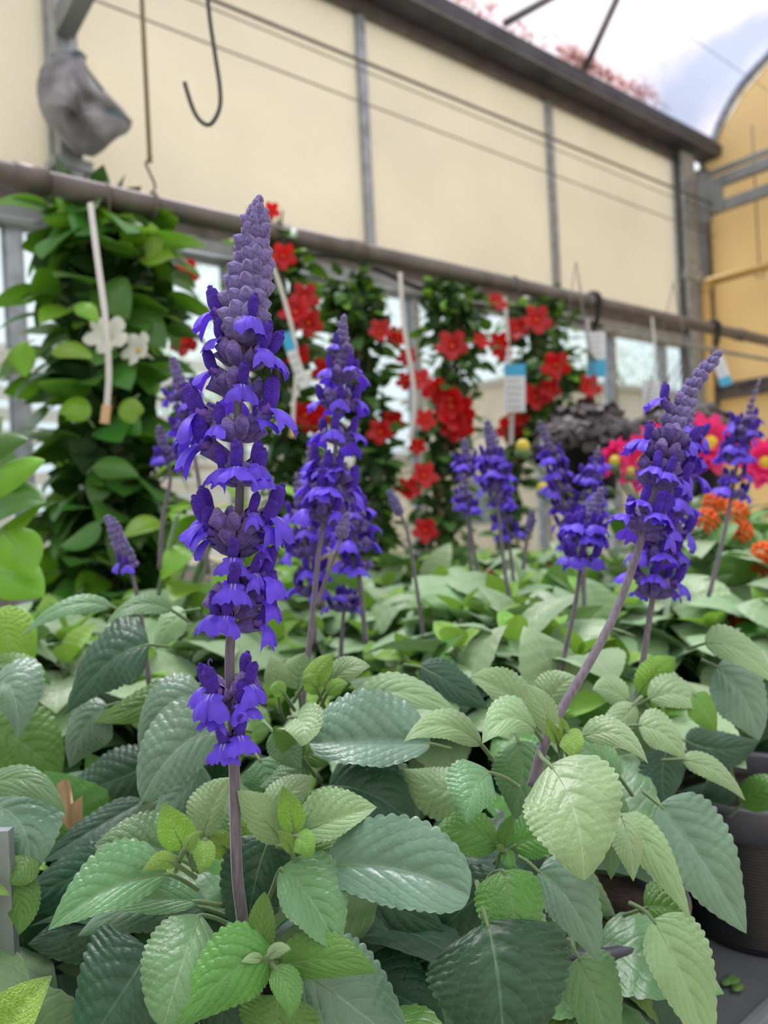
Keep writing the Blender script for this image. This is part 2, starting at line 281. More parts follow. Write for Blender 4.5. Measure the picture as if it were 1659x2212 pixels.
# ------------------------------------------------------------------ leaves
def leaf_core(mid, Lv, Rv, nu=76, nh=9, nvein=8, teeth=15, ta=.05, quilt=.05, cup=.0, wave=.05, ea=.5, eb=.8, edge=0.0, slope=.42):
    """mid(u), Lv(u), Rv(u): midrib point and the full-width vectors to either side. Returns V, F, UV."""
    um = ea / (ea + eb); nm = um ** ea * (1 - um) ** eb
    V = []; U = []; us = np.linspace(0, 1, nu + 1)
    phase0 = random.random() * 6.28
    for u in us:
        m = np.array(mid(u)); l = np.array(Lv(u)); r = np.array(Rv(u)); w = (max(u, .0) ** ea) * (max(1 - u, 0) ** eb) / nm
        w = max(w, .012)
        e = 1e-3; t = np.array(mid(min(u + e, 1))) - np.array(mid(max(u - e, 0))); t /= np.linalg.norm(t) + 1e-12
        tt = abs(math.sin(math.pi * teeth * u)) ** .7
        wd = w * (1 + ta * tt) if u > .06 else w
        for j in range(-nh, nh + 1):
            a = abs(j) / nh; vec = l if j < 0 else r; lw = np.linalg.norm(vec)
            nrm = np.cross(t, l) if j < 0 else np.cross(r, t)
            if j == 0: nrm = np.cross(t, l) / (np.linalg.norm(np.cross(t, l)) + 1e-12) + np.cross(r, t) / (np.linalg.norm(np.cross(r, t)) + 1e-12)
            nrm = nrm / (np.linalg.norm(nrm) + 1e-12)
            ph = (u - slope * (.75 * a + .5 * a * a)) * nvein
            h = quilt * lw * (abs(math.sin(math.pi * ph)) ** .9) * min(1, a * 4) * (1 - a * .5) * w
            h += cup * lw * a * a * w + wave * lw * math.sin(u * math.pi * teeth * .30 + phase0 + (0 if j < 0 else 1.7)) * a ** 2.5 * w
            h += edge * lw * max(0, a - .7) ** 1.5 * w
            # the blade runs a little forward at its edge
            V.append(m + vec * (a * wd) + nrm * h); U.append((u, .5 + .5 * j / nh))
    n = 2 * nh + 1
    Fs = [(i * n + j + 1, (i + 1) * n + j + 1, (i + 1) * n + j, i * n + j) for i in range(nu) for j in range(n - 1)]
    return V, Fs, U
LEAVES = []
def hero(root, b, c, t, wl, wr, m, tilt=None, zl=None, zr=None, flip=False, pet=None, cup=None, q=None, ea=None, eb=None, teeth=14, ta=.095, pr=.0011, nvein=None):
    """A leaf along a bent midrib; wl / wr are its half widths as seen, zl / zr how far the sides reach away (+) or towards us (-)."""
    org = np.array(root.location); b, c, t = [np.array(x, float) for x in (b, c, t)]
    def q2(u): return b * (1 - u) ** 2 + c * 2 * u * (1 - u) + t * u * u
    def mid(u): p = q2(u); return P(*p) - org
    def side(u, s, wpx, z):
        p = q2(u); e = .02; d2 = q2(min(1, u + e)) - q2(max(0, u - e)); dx, dy = d2[0], d2[1]; L = math.hypot(dx, dy) + 1e-9
        ch = t - b; chl = math.hypot(ch[0], ch[1]); dx = dx / L * .7 + ch[0] / chl * .3; dy = dy / L * .7 + ch[1] / chl * .3
        n = np.array([dy, -dx]) * s; upn = -n[1]
        return (P(p[0] + n[0] * wpx, p[1] + n[1] * wpx, p[2]) - P(*p)) * 1.0 + FW * (wpx_true * (z if z is not None else upn * tilt))
    wmax = max(wl, wr); wpx_true = wmax * c[2] / F
    if tilt is None: tilt = .65
    a1 = zl; a2 = zr
    if zl is None and wl < wmax * .6: a1 = None
    cup = random.uniform(-.34, -.14) if cup is None else cup
    V, Fs, U = leaf_core(mid, lambda u: side(u, 1, wl, a1), lambda u: side(u, -1, wr, a2), cup=cup, quilt=q * 1.4 if q is not None else (.10 if m in (LY,) else .075),
                         ea=ea or random.uniform(.42, .55), eb=eb or random.uniform(.82, 1.0), teeth=teeth, ta=ta, nvein=nvein or (9 if m is LY else 6.5))
    if flip: Fs = [f[::-1] for f in Fs]
    bb = B(); bb.add(V, Fs, 0, U)
    p0 = P(*b) - org; td = mid(.05) - mid(0); td = td / np.linalg.norm(td); dn = np.cross(td, side(.05, 1, wl, a1)); dn = dn / (np.linalg.norm(dn) + 1e-9) * pr * 1.1
    if pet is not None:
        pts = spline([P(*x) - org for x in pet] + [p0 - dn * .3, mid(.07) - dn], 5)
    else:
        pts = spline([p0 - td * .012 + np.array([0, 0, -.004]) + FW * .004, p0 - dn * .3, mid(.08) - dn], 4)
    bb.tube(pts, [pr * (1.15 - .3 * i / len(pts)) for i in range(len(pts))], 6, 1)
    # midrib on the underside
    nrm = np.cross(mid(.5) - mid(.4), side(.5, 1, wl, a1)); nrm /= np.linalg.norm(nrm) + 1e-9
    ribp = [mid(u) - nrm * pr * .45 for u in np.linspace(.02, .95, 10)]
    bb.tube(ribp, [pr * (.8 - .65 * i / 10) for i in range(10)], 5, 1)
    me = bb.mesh('leaf', [m, STEMG], uv=True)
    return put('leaf', me, root)
def leaf_mesh(L, Wd, m, droop=.3, fold=.3, nu=22, nh=4, teeth=13, ta=.05, quilt=.05, ea=.5, eb=.8, cup=-.1, pet=.2, twist=0, nvein=6.5, slope=.42):
    """Generic leaf from the origin along +X, top to +Z; droop bends it down along its length."""
    def mid(u):
        x = pet * L + u * L; a = droop * u
        return np.array([pet * L + L * (math.sin(a) / droop * 1.0 if droop else u), 0, -L * ((1 - math.cos(a)) / droop if droop else 0)])
    def side(s):
        def f(u):
            a = twist * u
            return np.array([0, s * math.cos(fold) * math.cos(a) * Wd, Wd * (math.sin(fold) + s * math.sin(a))])
        return f
    V, Fs, U = leaf_core(mid, side(1), side(-1), nu, nh, nvein, teeth, ta, quilt, cup, .04, ea, eb, slope=slope)
    bb = B(); bb.add(V, Fs, 0, U); bb.tube([(0, 0, -.004), (pet * L * .5, 0, .001), (pet * L * 1.1, 0, -L * .022)], [L * .018, L * .016, L * .013], 5, 1)
    return bb.mesh('leaf', [m, STEMG], uv=True)
def frame(d, up, loc, s=1.0, roll=0):
    d = np.array(d, float); d /= np.linalg.norm(d); up = np.array(up, float); z = up - d * up.dot(d); z /= np.linalg.norm(z) + 1e-9; y = np.cross(z, d)
    Mx = Matrix(((d[0], y[0], z[0], loc[0]), (d[1], y[1], z[1], loc[1]), (d[2], y[2], z[2], loc[2]), (0, 0, 0, 1)))
    return Mx @ Matrix.Rotation(roll, 4, 'X') @ Matrix.Scale(s, 4)

# ------------------------------------------------------------------ salvia flowers
def floret_mesh(hi=True, lipa=1.0, hair=True, seed=0, open_=True, low=False):
    rr = random.Random(seed); bb = B(); n = 12 if hi else 7
    # calyx: ribbed bell
    ax = [np.array([0, 0, 0]), np.array([.003, 0, .0006]), np.array([.006, 0, .0016]), np.array([.0085, 0, .0028]), np.array([.0105, 0, .0038])]
    rad = [.0008, .0021, .0028, .0029, .0032]; V = []
    for i, (p, r) in enumerate(zip(ax, rad)):
        t = np.array([.94, 0, .34]); y = np.array([0, 1, 0]); z = np.cross(t, y) * -1
        for j in range(n):
            a = 2 * math.pi * j / n; q = r * (1 + (.10 if j % 2 else -.06))
            pp = p + (y * math.cos(a) + z * math.sin(a)) * q
            if i == 4: pp = pp + t * (.0015 if math.sin(a) > .6 or math.sin(a) < -.7 else -.0006)
            V.append(pp)
    bb.add(V, [(i * n + j, i * n + (j + 1) % n, (i + 1) * n + (j + 1) % n, (i + 1) * n + j) for i in range(4) for j in range(n)] + ([] if open_ else [tuple(range(4 * n, 5 * n))]), 0)
    if open_:
        bb.tube([(.006, 0, .002), (.010, 0, .0038), (.0135, 0, .0048)], [.0016, .0021, .0026], n, 1, cap=False)
        # hood: bent fuzzy finger
        hp = spline([(.0115, 0, .0045), (.0135, 0, .0075), (.0148, rr.uniform(-.0006, .0006), .0112), (.0165, 0, .0140)], 3 if hi else 2)
        k = len(hp); hr = [.0021 + .0007 * math.sin(math.pi * i / (k - 1)) for i in range(k)]; hr[-1] = .0011
        bb.tube(hp, hr, n, 2); bb.ell(hp[-1], (.0012, .0012, .0012), 6, 4, 2)
        if hi and hair:
            V = []; Fs = []
            for _ in range(150):
                i = rr.randrange(1, k); a = rr.uniform(0, 6.28); d = np.array([math.cos(a) * .9, math.sin(a), rr.uniform(-.1, .9)]); d /= np.linalg.norm(d)
                p = hp[i] + d * hr[i] * .95; s = np.cross(d, (0, 0, 1)); s = s / (np.linalg.norm(s) + 1e-9) * .00011; nn = len(V)
                V += [p - s, p + s, p + d * rr.uniform(.0005, .0011)]; Fs.append((nn, nn + 1, nn + 2))
            bb.add(V, Fs, 2)
        # lower lip: two side lobes at the throat, then a broad notched apron
        nu_, nv_ = (12, 18) if hi else (5, 6); V = []; U = []
        bend = rr.uniform(.5, 1.25)
        for i in range(nu_ + 1):
            s = i / nu_
            hw = (.0022 + .0062 * math.sin(min(1, s * 1.1) * math.pi / 2) ** 1.8) * lipa
            if s < .3: hw += .0022 * math.sin(s / .3 * math.pi)
            for j in range(nv_ + 1):
                v = j / nv_ * 2 - 1; a = abs(v)
                ext = 1 - .30 * a ** 2.2 + .09 * math.sin(a * 7 + seed) + .05 * math.sin(v * 17 + seed * 2) - (.16 if a < .1 else 0)
                rr2 = .0118 * s * ext * lipa
                x = .0125 + rr2 * (1 - .38 * s * bend); z = .0042 - rr2 * (.10 + .68 * s * bend) + .0011 * math.sin(v * 8 + seed) * s ** 2
                z -= .0036 * a ** 2 * (s + .15); x -= .0016 * a ** 2 * s
                V.append((x, v * hw, z)); U.append((s, j / nv_))
        m_ = nv_ + 1
        bb.add(V, [(i * m_ + j, (i + 1) * m_ + j, (i + 1) * m_ + j + 1, i * m_ + j + 1) for i in range(nu_) for j in range(nv_)], 3, U)
    return bb
def bud_bb(hi=True, seed=0, L=.0085, r=.0031):
    bb = B(); n = 10 if hi else 6; rr = random.Random(seed); k = 6 if hi else 4; V = []
    for i in range(k + 1):
        s = i / k; rad = r * (math.sin(math.pi * min(1, s * .86 + .10)) ** .75) if i < k else r * .10
        for j in range(n):
            a = 2 * math.pi * j / n; q = rad * (1 + (.13 if j % 2 else -.07) * math.sin(math.pi * s)) * (1 - .28 * abs(math.cos(a)) ** 6)
            V.append((s * L, math.cos(a) * q, .15 * s * L + math.sin(a) * q))
    bb.add(V, [(i * n + j, i * n + (j + 1) % n, (i + 1) * n + (j + 1) % n, (i + 1) * n + j) for i in range(k) for j in range(n)] + [tuple(range(k * n, (k + 1) * n))], 0)
    return bb
FM = [CAL, TUBE, HOOD, LIP]
FLO = [floret_mesh(True, .92 + .06 * (i % 4), True, i).mesh('floret', FM, uv=True) for i in range(7)]
FLOL = [floret_mesh(False, 1.0, False, 10 + i).mesh('floret', FM, uv=True) for i in range(3)]
CALX = [floret_mesh(True, 1, False, 20, False).mesh('calyx', [CAL])]
CALL = [floret_mesh(False, 1, False, 20, False).mesh('calyx', [CAL])]
BUDS = [bud_bb(True, i).mesh('bud', [BUD]) for i in range(2)]
BUDL = [bud_bb(False, i).mesh('bud', [BUD]) for i in range(2)]
def whorl_mesh(seed, nopen, ncal, mats=FM):
    rr = random.Random(seed); bb = B()
    k = nopen + ncal; order = [1] * nopen + [0] * ncal; rr.shuffle(order)
    for i, o in enumerate(order):
        a = 2 * math.pi * i / k + rr.uniform(-.2, .2); el = rr.uniform(-.1, .35); s = rr.uniform(.85, 1.15)
        src = floret_mesh(False, 1, False, rr.randrange(99), bool(o)); R = Matrix.Rotation(a, 3, 'Z') @ Matrix.Rotation(-el, 3, 'Y')
        V = [tuple(R @ Vector(v) * s) for v in src.V]; base = len(bb.V)
        bb.V += V; bb.F += [tuple(q + base for q in f) for f in src.F]; bb.M += src.M; bb.U += src.U
    return bb.mesh('whorl', mats, uv=True)
WH = [whorl_mesh(i, 5, 5) for i in range(3)]; WHC = [whorl_mesh(10 + i, 2, 7) for i in range(2)]
def budring_mesh(seed):
    rr = random.Random(seed); bb = B()
    for i in range(8):
        a = 2 * math.pi * i / 8 + rr.uniform(-.15, .15); R = Matrix.Rotation(a, 3, 'Z') @ Matrix.Rotation(-rr.uniform(.5, .8), 3, 'Y'); src = bud_bb(False)
        base = len(bb.V); bb.V += [tuple(R @ Vector(v)) for v in src.V]; bb.F += [tuple(q + base for q in f) for f in src.F]; bb.M += src.M; bb.U += src.U
    return bb.mesh('bud_ring', [BUD])
BR = [budring_mesh(i) for i in range(2)]
def axisat(ax, s):
    k = s * (len(ax) - 1); i = min(int(k), len(ax) - 2); f = k - i; p = ax[i] * (1 - f) + ax[i + 1] * f
    t = ax[i + 1] - ax[i]; return p, t / np.linalg.norm(t)
def spike(root, pts, r0, r1, inf0, nodes_open, nodes_bud, sc=1.0, hi=False, florets=None, budr=(.5, 1.0), openf=.5):
    """pts: stem line from its foot to its tip (image x, y, distance); inf0: fraction where flowers begin. Child of its plant."""
    org = np.array(root.location); ax = [p - org for p in spline([P(*p) for p in pts], 8)]
    bb = B(); n = len(ax)
    # square stem with rounded corners and grooves
    bb.tube(ax, [r0 + (r1 - r0) * (i / (n - 1)) for i in range(n)], 12, 0)
    so = put('flower_spike', bb.mesh('flower_spike', [STEM]), root)
    def place(me, name, s, az, el, k, off=0):
        p, t = axisat(ax, min(s, .999)); x0 = RT - t * RT.dot(t); x0 /= np.linalg.norm(x0); y0 = np.cross(t, x0)
        d = (x0 * math.cos(az) + y0 * math.sin(az)) * math.cos(el) + t * math.sin(el)
        put(name, me, so, mw=frame(d, t, p + d * off, k))
    if hi:
        if florets:
            for (s, az, el, k) in florets: place(random.choice(FLO), 'floret', s, az, el, k)
        for (s, no, nc, k) in nodes_open:
            a0 = random.random() * 6
            tot = no + nc
            for i in range(tot):
                az = a0 + 2 * math.pi * i / tot + random.uniform(-.2, .2)
                op = (i * no) % tot < no if no else False
                place(random.choice(FLO if op else CALX), 'floret' if op else 'calyx', s + random.uniform(-.003, .003), az, random.uniform(.0, .35), k * random.uniform(1.0, 1.25) * sc)
    else:
        for (s, no, nc, k) in nodes_open:
            me = random.choice(WH if no >= 4 else WHC); p, t = axisat(ax, s)
            put('whorl', me, so, mw=frame(RT * math.cos(s * 40) + np.cross(t, RT) * math.sin(s * 40), t, p, k * sc) )
    for (s, nb, k, el) in nodes_bud:
        if hi:
            a0 = random.random() * 6
            for i in range(nb): place(random.choice(BUDS), 'bud', s + random.uniform(-.0025, .0025), a0 + 2 * math.pi * i / nb + random.uniform(-.15, .15), el + random.uniform(-.15, .15), k * sc * random.uniform(.85, 1.12), .0)
        else:
            p, t = axisat(ax, min(s, .999)); put('bud_ring', random.choice(BR), so, mw=frame(RT * math.cos(s * 60) + np.cross(t, RT) * math.sin(s * 60), t, p, k * sc))
    if nodes_bud and hi:
        p, t = axisat(ax, .999)
        put('bud', BUDS[0], so, mw=frame(t, RT, p - t * .002, .8 * sc))
    return so, ax

# ------------------------------------------------------------------ the greenhouse shell
Z = ZC
WY = 2.40
XE = 4.60
floor = B(); floor.box((-3, -3, -.1), (XE + .2, WY + .1, 0)); put('floor', floor.mesh('floor', [CONC], False), kind='structure')
gr = B(); gr.box((-14, WY + .1, -.25), (30, 40, -.05)); put('ground', gr.mesh('ground', [mat('outdoor_gravel', (150, 142, 130), .9, noise=.15, nscale=4)], False), kind='structure')
# left wall: knee wall below, window band, beam, cream sheets above
kb = B(); kb.box((-3, WY, 0), (XE, WY + .1, .75)); wl_ = put('wall_left', kb.mesh('wall_left', [mat('knee_wall_grey', (140, 138, 134), .8, noise=.1, nscale=3)], False), kind='structure')
bars = [-2.85, -1.65, -.46, .74, 1.943, 3.125, 4.30]
ztop = Z + 2.0; zbot = Z + 1.03
for i in range(len(bars) - 1):
    x0, x1 = bars[i] + .018, bars[i + 1] - .018
    s = B(); s.box((x0, WY + .01, zbot), (x1, WY + .022, ztop)); put('sheet_panel', s.mesh('sheet_panel', [CREAM], False), wl_)
for i, x in enumerate(bars):
    s = B(); s.box((x - .02, WY - .01, zbot), (x + .02, WY + .03, ztop)); put('sheet_bar', s.mesh('sheet_bar', [GALV], False), wl_)
s = B(); s.box((-3, WY - .03, Z + .93), (XE - .1, WY + .03, Z + 1.04)); s.box((-3, WY - .055, Z + .885), (XE - .1, WY + .03, Z + .94), 1); s.box((-3, WY - .06, Z + 1.0), (XE - .1, WY - .03, Z + 1.04), 0)  # upper channel coloured dark to paint in its shadow, lower ledge lighter
put('window_head_beam', s.mesh('beam', [GALVD, BEAM], False), wl_)
s = B(); s.box((-3, WY - .02, ztop), (XE - .12, WY + .03, ztop + .07)); put('top_rail', s.mesh('rail', [PIPE], False), wl_)
# window band with mullions and panes
wx = [-2.85, -1.5, -.05, .60, 1.30, 2.15, 2.95, 3.55, 4.05, 4.42]
for i in range(len(wx) - 1):
    s = B(); s.box((wx[i] + .02, WY + .02, .80), (wx[i + 1] - .02, WY + .026, Z + .885)); put('window_pane', s.mesh('pane', [GLASS], False), wl_)
for i, x in enumerate(wx):
    s = B(); s.box((x - .022, WY - .02, .75), (x + .022, WY + .03, Z + .885)); s.box((x - .03, WY + .0, .75), (x + .03, WY + .01, Z + .885)); put('window_mullion', s.mesh('mullion', [GALV], False), wl_)
# corner post, end wall
c0 = RP(1479, 560, 1, 2.34)[0]; c1 = RP(1505, 560, 1, 2.34)[0]
s = B(); s.box((c0, 2.325, 0), (c1, 2.345, Z + 2.02)); s.box((c0 - .015, 2.318, Z + 1.27), (c1 + .012, 2.35, Z + 1.33)); put('post_corner', s.mesh('post', [GALV], False), kind='structure')
s = B(); s.box((4.30, WY - .03, 0), (4.33, WY + .03, ztop)); put('post_wall_end', s.mesh('post', [mat('brown_steel', (92, 84, 82), .6)], False), kind='structure')
# end wall sheets (yellow), arched top
ew = B(); ew.box((XE, -3, 0), (XE + .08, WY, .9)); wr_ = put('wall_end', ew.mesh('wall_end', [YWALL], False), kind='structure')
arch = [(2.31, 2.12), (2.24, 2.25), (2.135, 2.375), (1.963, 2.49), (1.6, 2.68), (1.2, 2.82), (.6, 2.95), (0, 3.0), (-.7, 2.95), (-1.4, 2.80), (-2.2, 2.5)]
ap = spline([(0, y, z) for y, z in arch], 4)
seams = [-3, -1.6, -.5, .55, 1.35, 2.39]
def zarch(y):
    ys = [p[1] for p in ap][::-1]; zs = [p[2] for p in ap][::-1]; return Z + float(np.interp(y, ys, zs))
for i in range(len(seams) - 1):
    a, b2 = seams[i] + .012, seams[i + 1] - .012; ks = np.linspace(a, b2, 9); V = []
    for x in (XE, XE + .012):
        V += [(x, y, .9) for y in ks] + [(x, y, zarch(y) - .02) for y in ks]
    Fs = []
    for o_i in (0, 18):
        for j in range(8): f = (o_i + j, o_i + j + 1, o_i + 9 + j + 1, o_i + 9 + j); Fs.append(f if o_i else f[::-1])
    put('end_panel', mesh('panel', V, Fs, [YWALL], False), wr_)
    s = B(); s.box((XE - .012, b2 - .0, .9), (XE + .02, b2 + .024, zarch(b2) - .03)); put('panel_joint', s.mesh('joint', [GALVD], False), wr_)
# girts on the end wall
for zz in (Z + .62, ):
    s = B(); s.box((XE - .07, -3, zz - .04), (XE - .01, WY - .05, zz + .04)); s.box((XE - .09, -3, zz + .03), (XE - .01, WY - .05, zz + .05)); put('girt', s.mesh('girt', [GALVD], False), wr_)
e0 = 2.42; e1 = RP(1540, 560, 0, XE)[1]
s = B(); s.box((XE - .06, e1, 0), (XE, e0, Z + 2.0)); put('end_post', s.mesh('post', [GALVD], False), wr_)
# gutter beam along the eave
s = B()
gx0, gx1 = -3, XE + .02
prof = [(2.40, 2.05), (2.27, 2.05), (2.262, 2.065), (2.262, 2.115), (2.275, 2.12), (2.285, 2.12), (2.30, 2.165), (2.315, 2.165), (2.33, 2.11), (2.40, 2.11)]
V = [(x, y, Z + z) for x in (gx0, gx1) for y, z in prof]; n = len(prof)
s.add(V, [(i, (i + 1) % n, n + (i + 1) % n, n + i) for i in range(n)] + [tuple(range(n))[::-1], tuple(range(n, 2 * n))])
gut = put('gutter_beam', s.mesh('gutter', [GUT], False), kind='structure'); gut['kind'] = 'structure'
# roof film on its arch ribs
xs = np.linspace(-1.5, XE, 40); pts = [p for p in ap if p[1] > -.4]; V = []
for x in xs:
    for k_, p in enumerate(pts):
        wv = .008 * math.sin(x * 7 + p[1] * 3) * math.sin(x * 2.3 + 1) + .004 * math.sin(x * 23 + p[1] * 9)
        V.append((x, p[1], Z + p[2] + .03 + wv * min(1, k_ / 3)))
m_ = len(pts)
put('ceiling', mesh('roof_film', V, [(i * m_ + j, (i + 1) * m_ + j, (i + 1) * m_ + j + 1, i * m_ + j + 1) for i in range(len(xs) - 1) for j in range(m_ - 1)], [FILM]), kind='structure')
for x in (XE - .03, 2.02, .2):
    s = B(); s.tube([(x, p[1], Z + p[2]) for p in ap if p[1] > (-.4)], .028 if x > 4 else .02, 8); put('roof_rib', s.mesh('rib', [GALV if x > 4 else BEAM]), kind='structure')
LIT = mat('russet_litter', (150, 62, 40), .8, trans=.4, tcol=(220, 90, 50), vary=.3); V = []; Fs = []
for i in range(700):
    x = random.choice((random.uniform(1.4, 2.9), random.gauss(3.25, .12), random.gauss(3.6, .2))); y = 2.308 - abs(random.gauss(0, .014)); z = Z + float(np.interp(y, [a[0] for a in ARCH][::-1], [a[1] for a in ARCH][::-1])) + .05 + random.uniform(0, .03)
    d_ = rng.normal(0, 1, 3); d_ /= np.linalg.norm(d_); e_ = np.cross(d_, rng.normal(0, 1, 3)); e_ /= np.linalg.norm(e_); n0 = len(V); q = np.array([x, y, z]); V += [q, q + d_ * .014 + e_ * .009, q + d_ * .028, q + d_ * .014 - e_ * .009]; Fs.append((n0, n0 + 1, n0 + 2, n0 + 3))
put('leaf_litter', mesh('litter', V, Fs, [LIT], False), label='russet leaf litter lying on the roof film along the gutter beam', cat='leaf litter', kind='stuff')
# roof struts near the gutter
for (a, b2) in (((1090, 50), (1215, -20)), ((1263, 150), (1345, -30))):
    p = RP(a[0], a[1], 1, 2.29); r = ray(*b2); q = CAM + r * ((p[0] - CAM[0] + .02) / r[0]) if False else None
    r = ray(*b2); t = (2.0 - CAM[1]) / r[1]; q = CAM + r * t
    s = B(); s.tube([p, q, q + (q - p) * .4], .018, 8); put('roof_strut', s.mesh('strut', [BEAM]), kind='structure')
for nm, a_, b_3 in (('wall_right_unseen', (-2.6, -2.6, 0), (XE, -2.55, Z + 1.9)), ('wall_back_unseen', (-2.65, -2.6, 0), (-2.6, WY, Z + 1.9))):  # unseen walls added to cut the flat side light on the plants
    s = B(); s.box(a_, b_3); put(nm, s.mesh(nm, [CREAM], False), kind='structure')
# trusses at the far corner, coming out towards the aisle
tr = B()
TX = 4.34; zl_ = RP(1600, 428, 0, TX)[2]; zu_ = RP(1600, 372, 0, TX)[2]; zt_ = RP(1600, 346, 0, TX)[2]
tr.box((TX, -.8, zl_ - .028), (TX + .05, 2.27, zl_ + .028)); tr.box((TX, -.8, zu_ - .028), (TX + .05, 2.27, zu_ + .028)); tr.box((TX + .01, -.8, zt_ - .012), (TX + .04, 2.3, zt_ + .012))
tr.box((TX - .015, RP(1562, 400, 0, TX)[1], zl_ - .03), (TX, 2.275, zu_ + .02)); tr.box((TX - .02, 2.22, zl_ - .07), (TX + .02, 2.279, zu_ + .06))
for y in (1.4, .8, .2): tr.beam((TX + .025, y, zl_), (TX + .025, y - .25, zu_), .02, .02)
put('truss_beam', tr.mesh('truss', [BEAM], False), kind='structure')
# gas pipe on the end wall
a = RP(1522, 760, 0, 4.40); b2 = RP(1522, 612, 0, 4.40); c2 = RP(1659, 572, 0, 4.40); c2 = b2 + (c2 - b2) * 3; c2[2] = b2[2] + .0
gp = thing('gas_pipe', (a[0], a[1], 0), 'yellow-painted gas pipe with an elbow on the yellow end wall', 'pipe')
o = np.array(gp.location); s = B(); s.tube([np.array([a[0], a[1], .02]) - o, b2 - o - [0, 0, .04]], .028, 10); s.tube(spline([b2 - o - [0, 0, .05], b2 - o - [0, .012, .012], b2 - o + [0, -.05, 0]], 4), .031, 10); s.tube([b2 - o + [0, -.04, 0], c2 - o], .025, 10)
put('pipe_run', s.mesh('pipe', [YPIPE]), gp)
s = B(); q = RP(1640, 577, 0, 4.42) - o; s.tube([q + [0, 0, .8], q], .004, 6); s.tube([q + [0, .02, 0], q + [0, .02, -.05], q + [0, -.02, -.06], q + [0, -.03, -.02]], .004, 6); put('pipe_hanger', s.mesh('hanger', [GALVD]), gp)
# overhead wires along the wall
def wire(p, q, r, m, label):
    p = np.array(p); q = np.array(q); d = q - p
    t = thing('overhead_wire', p, label, 'wire'); s = B(); s.tube([(0, 0, 0), d * .5 + [0, 0, -.004], d], r, 6); put('strand', s.mesh('strand', [m]), t)
def long_wire(a, b2, y, r, m, label):
    p = RP(a[0], a[1], 1, y); q = RP(b2[0], b2[1], 1, y); z = (p[2] + q[2]) / 2 * 0 + q[2]; d = (q - p) / abs(q[0] - p[0])
    p2 = q + d * -(q[0] + 1.2); wire(p2, q + d * (4.36 - q[0]), r, m, label)
long_wire((490, 10), (1460, 408), 2.2, .006, GALVD, 'thickest dark cable running under the eave across the cream wall')
long_wire((420, 0), (1450, 424), 2.2, .0025, PIPE, 'thin middle wire strung just below the thick eave cable')
long_wire((210, 0), (1450, 474), 2.2, .0028, PIPE, 'lowest thin wire crossing the cream wall sheets')
long_wire((940, 20), (1540, 328), 2.15, .002, GALV, 'pale thin string running along the gutter beam')
p = RP(1380, 0, 0, 3.2); q = RP(1659, 195, 0, 4.5); wire(p + (p - q) * .6, q + (q - p) * .4, .0018, GALVD, 'fine wire crossing in front of the bright roof film')

# left wall post with strut, bag tied round it
pb = RP(142, 200, 1, 2.26); px_, py_ = pb[0], pb[1]
s = B(); s.box((px_ - .03, py_ - .03, 0), (px_ + .03, py_ + .03, Z + 2.05)); s.box((px_ - .055, py_ - .04, Z + 1.02), (px_ + .055, py_ + .04, Z + 1.05)); put('post_left', s.mesh('post', [GALV], False), kind='structure')
q0 = RP(138, 55, 1, 2.22); q1 = RP(205, -80, 1, 2.0)
s = B(); s.beam(q0, q0 + (q1 - q0) * 1.6, .05, .07); put('beam_brace', s.mesh('brace', [BEAM], False), kind='structure')
out = [(108, 118), (150, 112), (183, 118), (190, 148), (225, 195), (262, 235), (284, 262), (272, 288), (238, 312), (200, 335), (163, 330), (130, 300), (104, 268), (84, 232), (75, 200), (84, 152)]
bd = 2.16; cen = np.array([165., 225.])
bg = thing('tied_cloth_bag', P(165, 225, bd), 'crumpled grey cloth bag tied around the left wall post', 'bag'); o = np.array(bg.location)
V = []; nO = len(out); fr_ = [(1.0, 0), (.93, -.05), (.62, -.085), (.30, -.10)]
crease = [random.uniform(-.03, .03) for _ in out]
for sgn in (1, -1):
    for f, dz in (fr_ if sgn == 1 else fr_[1:]):
        for i, (x, y) in enumerate(out):
            xx = cen[0] + (x - cen[0]) * f; yy = cen[1] + (y - cen[1]) * f
            fac = (.030 if (xx > 150 and yy > 215) else -.012) + .014 * math.sin(xx * .09) * math.cos(yy * .05); xx += 9 * math.sin(yy * .06) * (1 - f); V.append(P(xx, yy, bd + sgn * dz + (fac + crease[i] * .5) * (1 if f < 1 else 0)) - o)
    V.append(P(cen[0] + 8, cen[1] + 20, bd - .1 * sgn) - o)
Fs = []
for r_ in range(3): Fs += [(r_ * nO + i, r_ * nO + (i + 1) % nO, (r_ + 1) * nO + (i + 1) % nO, (r_ + 1) * nO + i) for i in range(nO)]
Fs += [(3 * nO + i, 3 * nO + (i + 1) % nO, 4 * nO) for i in range(nO)]
b0 = 4 * nO + 1; rings = [0, b0, b0 + nO, b0 + 2 * nO]
for a_, b_2 in zip(rings[:-1], rings[1:]): Fs += [(a_ + (i + 1) % nO, a_ + i, b_2 + i, b_2 + (i + 1) % nO) for i in range(nO)]
Fs += [(rings[-1] + (i + 1) % nO, rings[-1] + i, b0 + 3 * nO) for i in range(nO)]
me = mesh('bag', V, Fs, [CLOTH, CLOTHD], True, [1 if (i % nO in (2, 3) and i < nO * 1) or (nO <= i < 2 * nO and i % nO == 5) else 0 for i in range(len(Fs))]); bo = put('bag_body', me, bg)
sm = bo.modifiers.new('s', 'SUBSURF'); sm.levels = 1; sm.render_levels = 1; sm.subdivision_type = 'SIMPLE'
tx = bpy.data.textures.new('crumple', 'CLOUDS'); tx.noise_scale = .07; dm = bo.modifiers.new('d', 'DISPLACE'); dm.texture = tx; dm.strength = .03
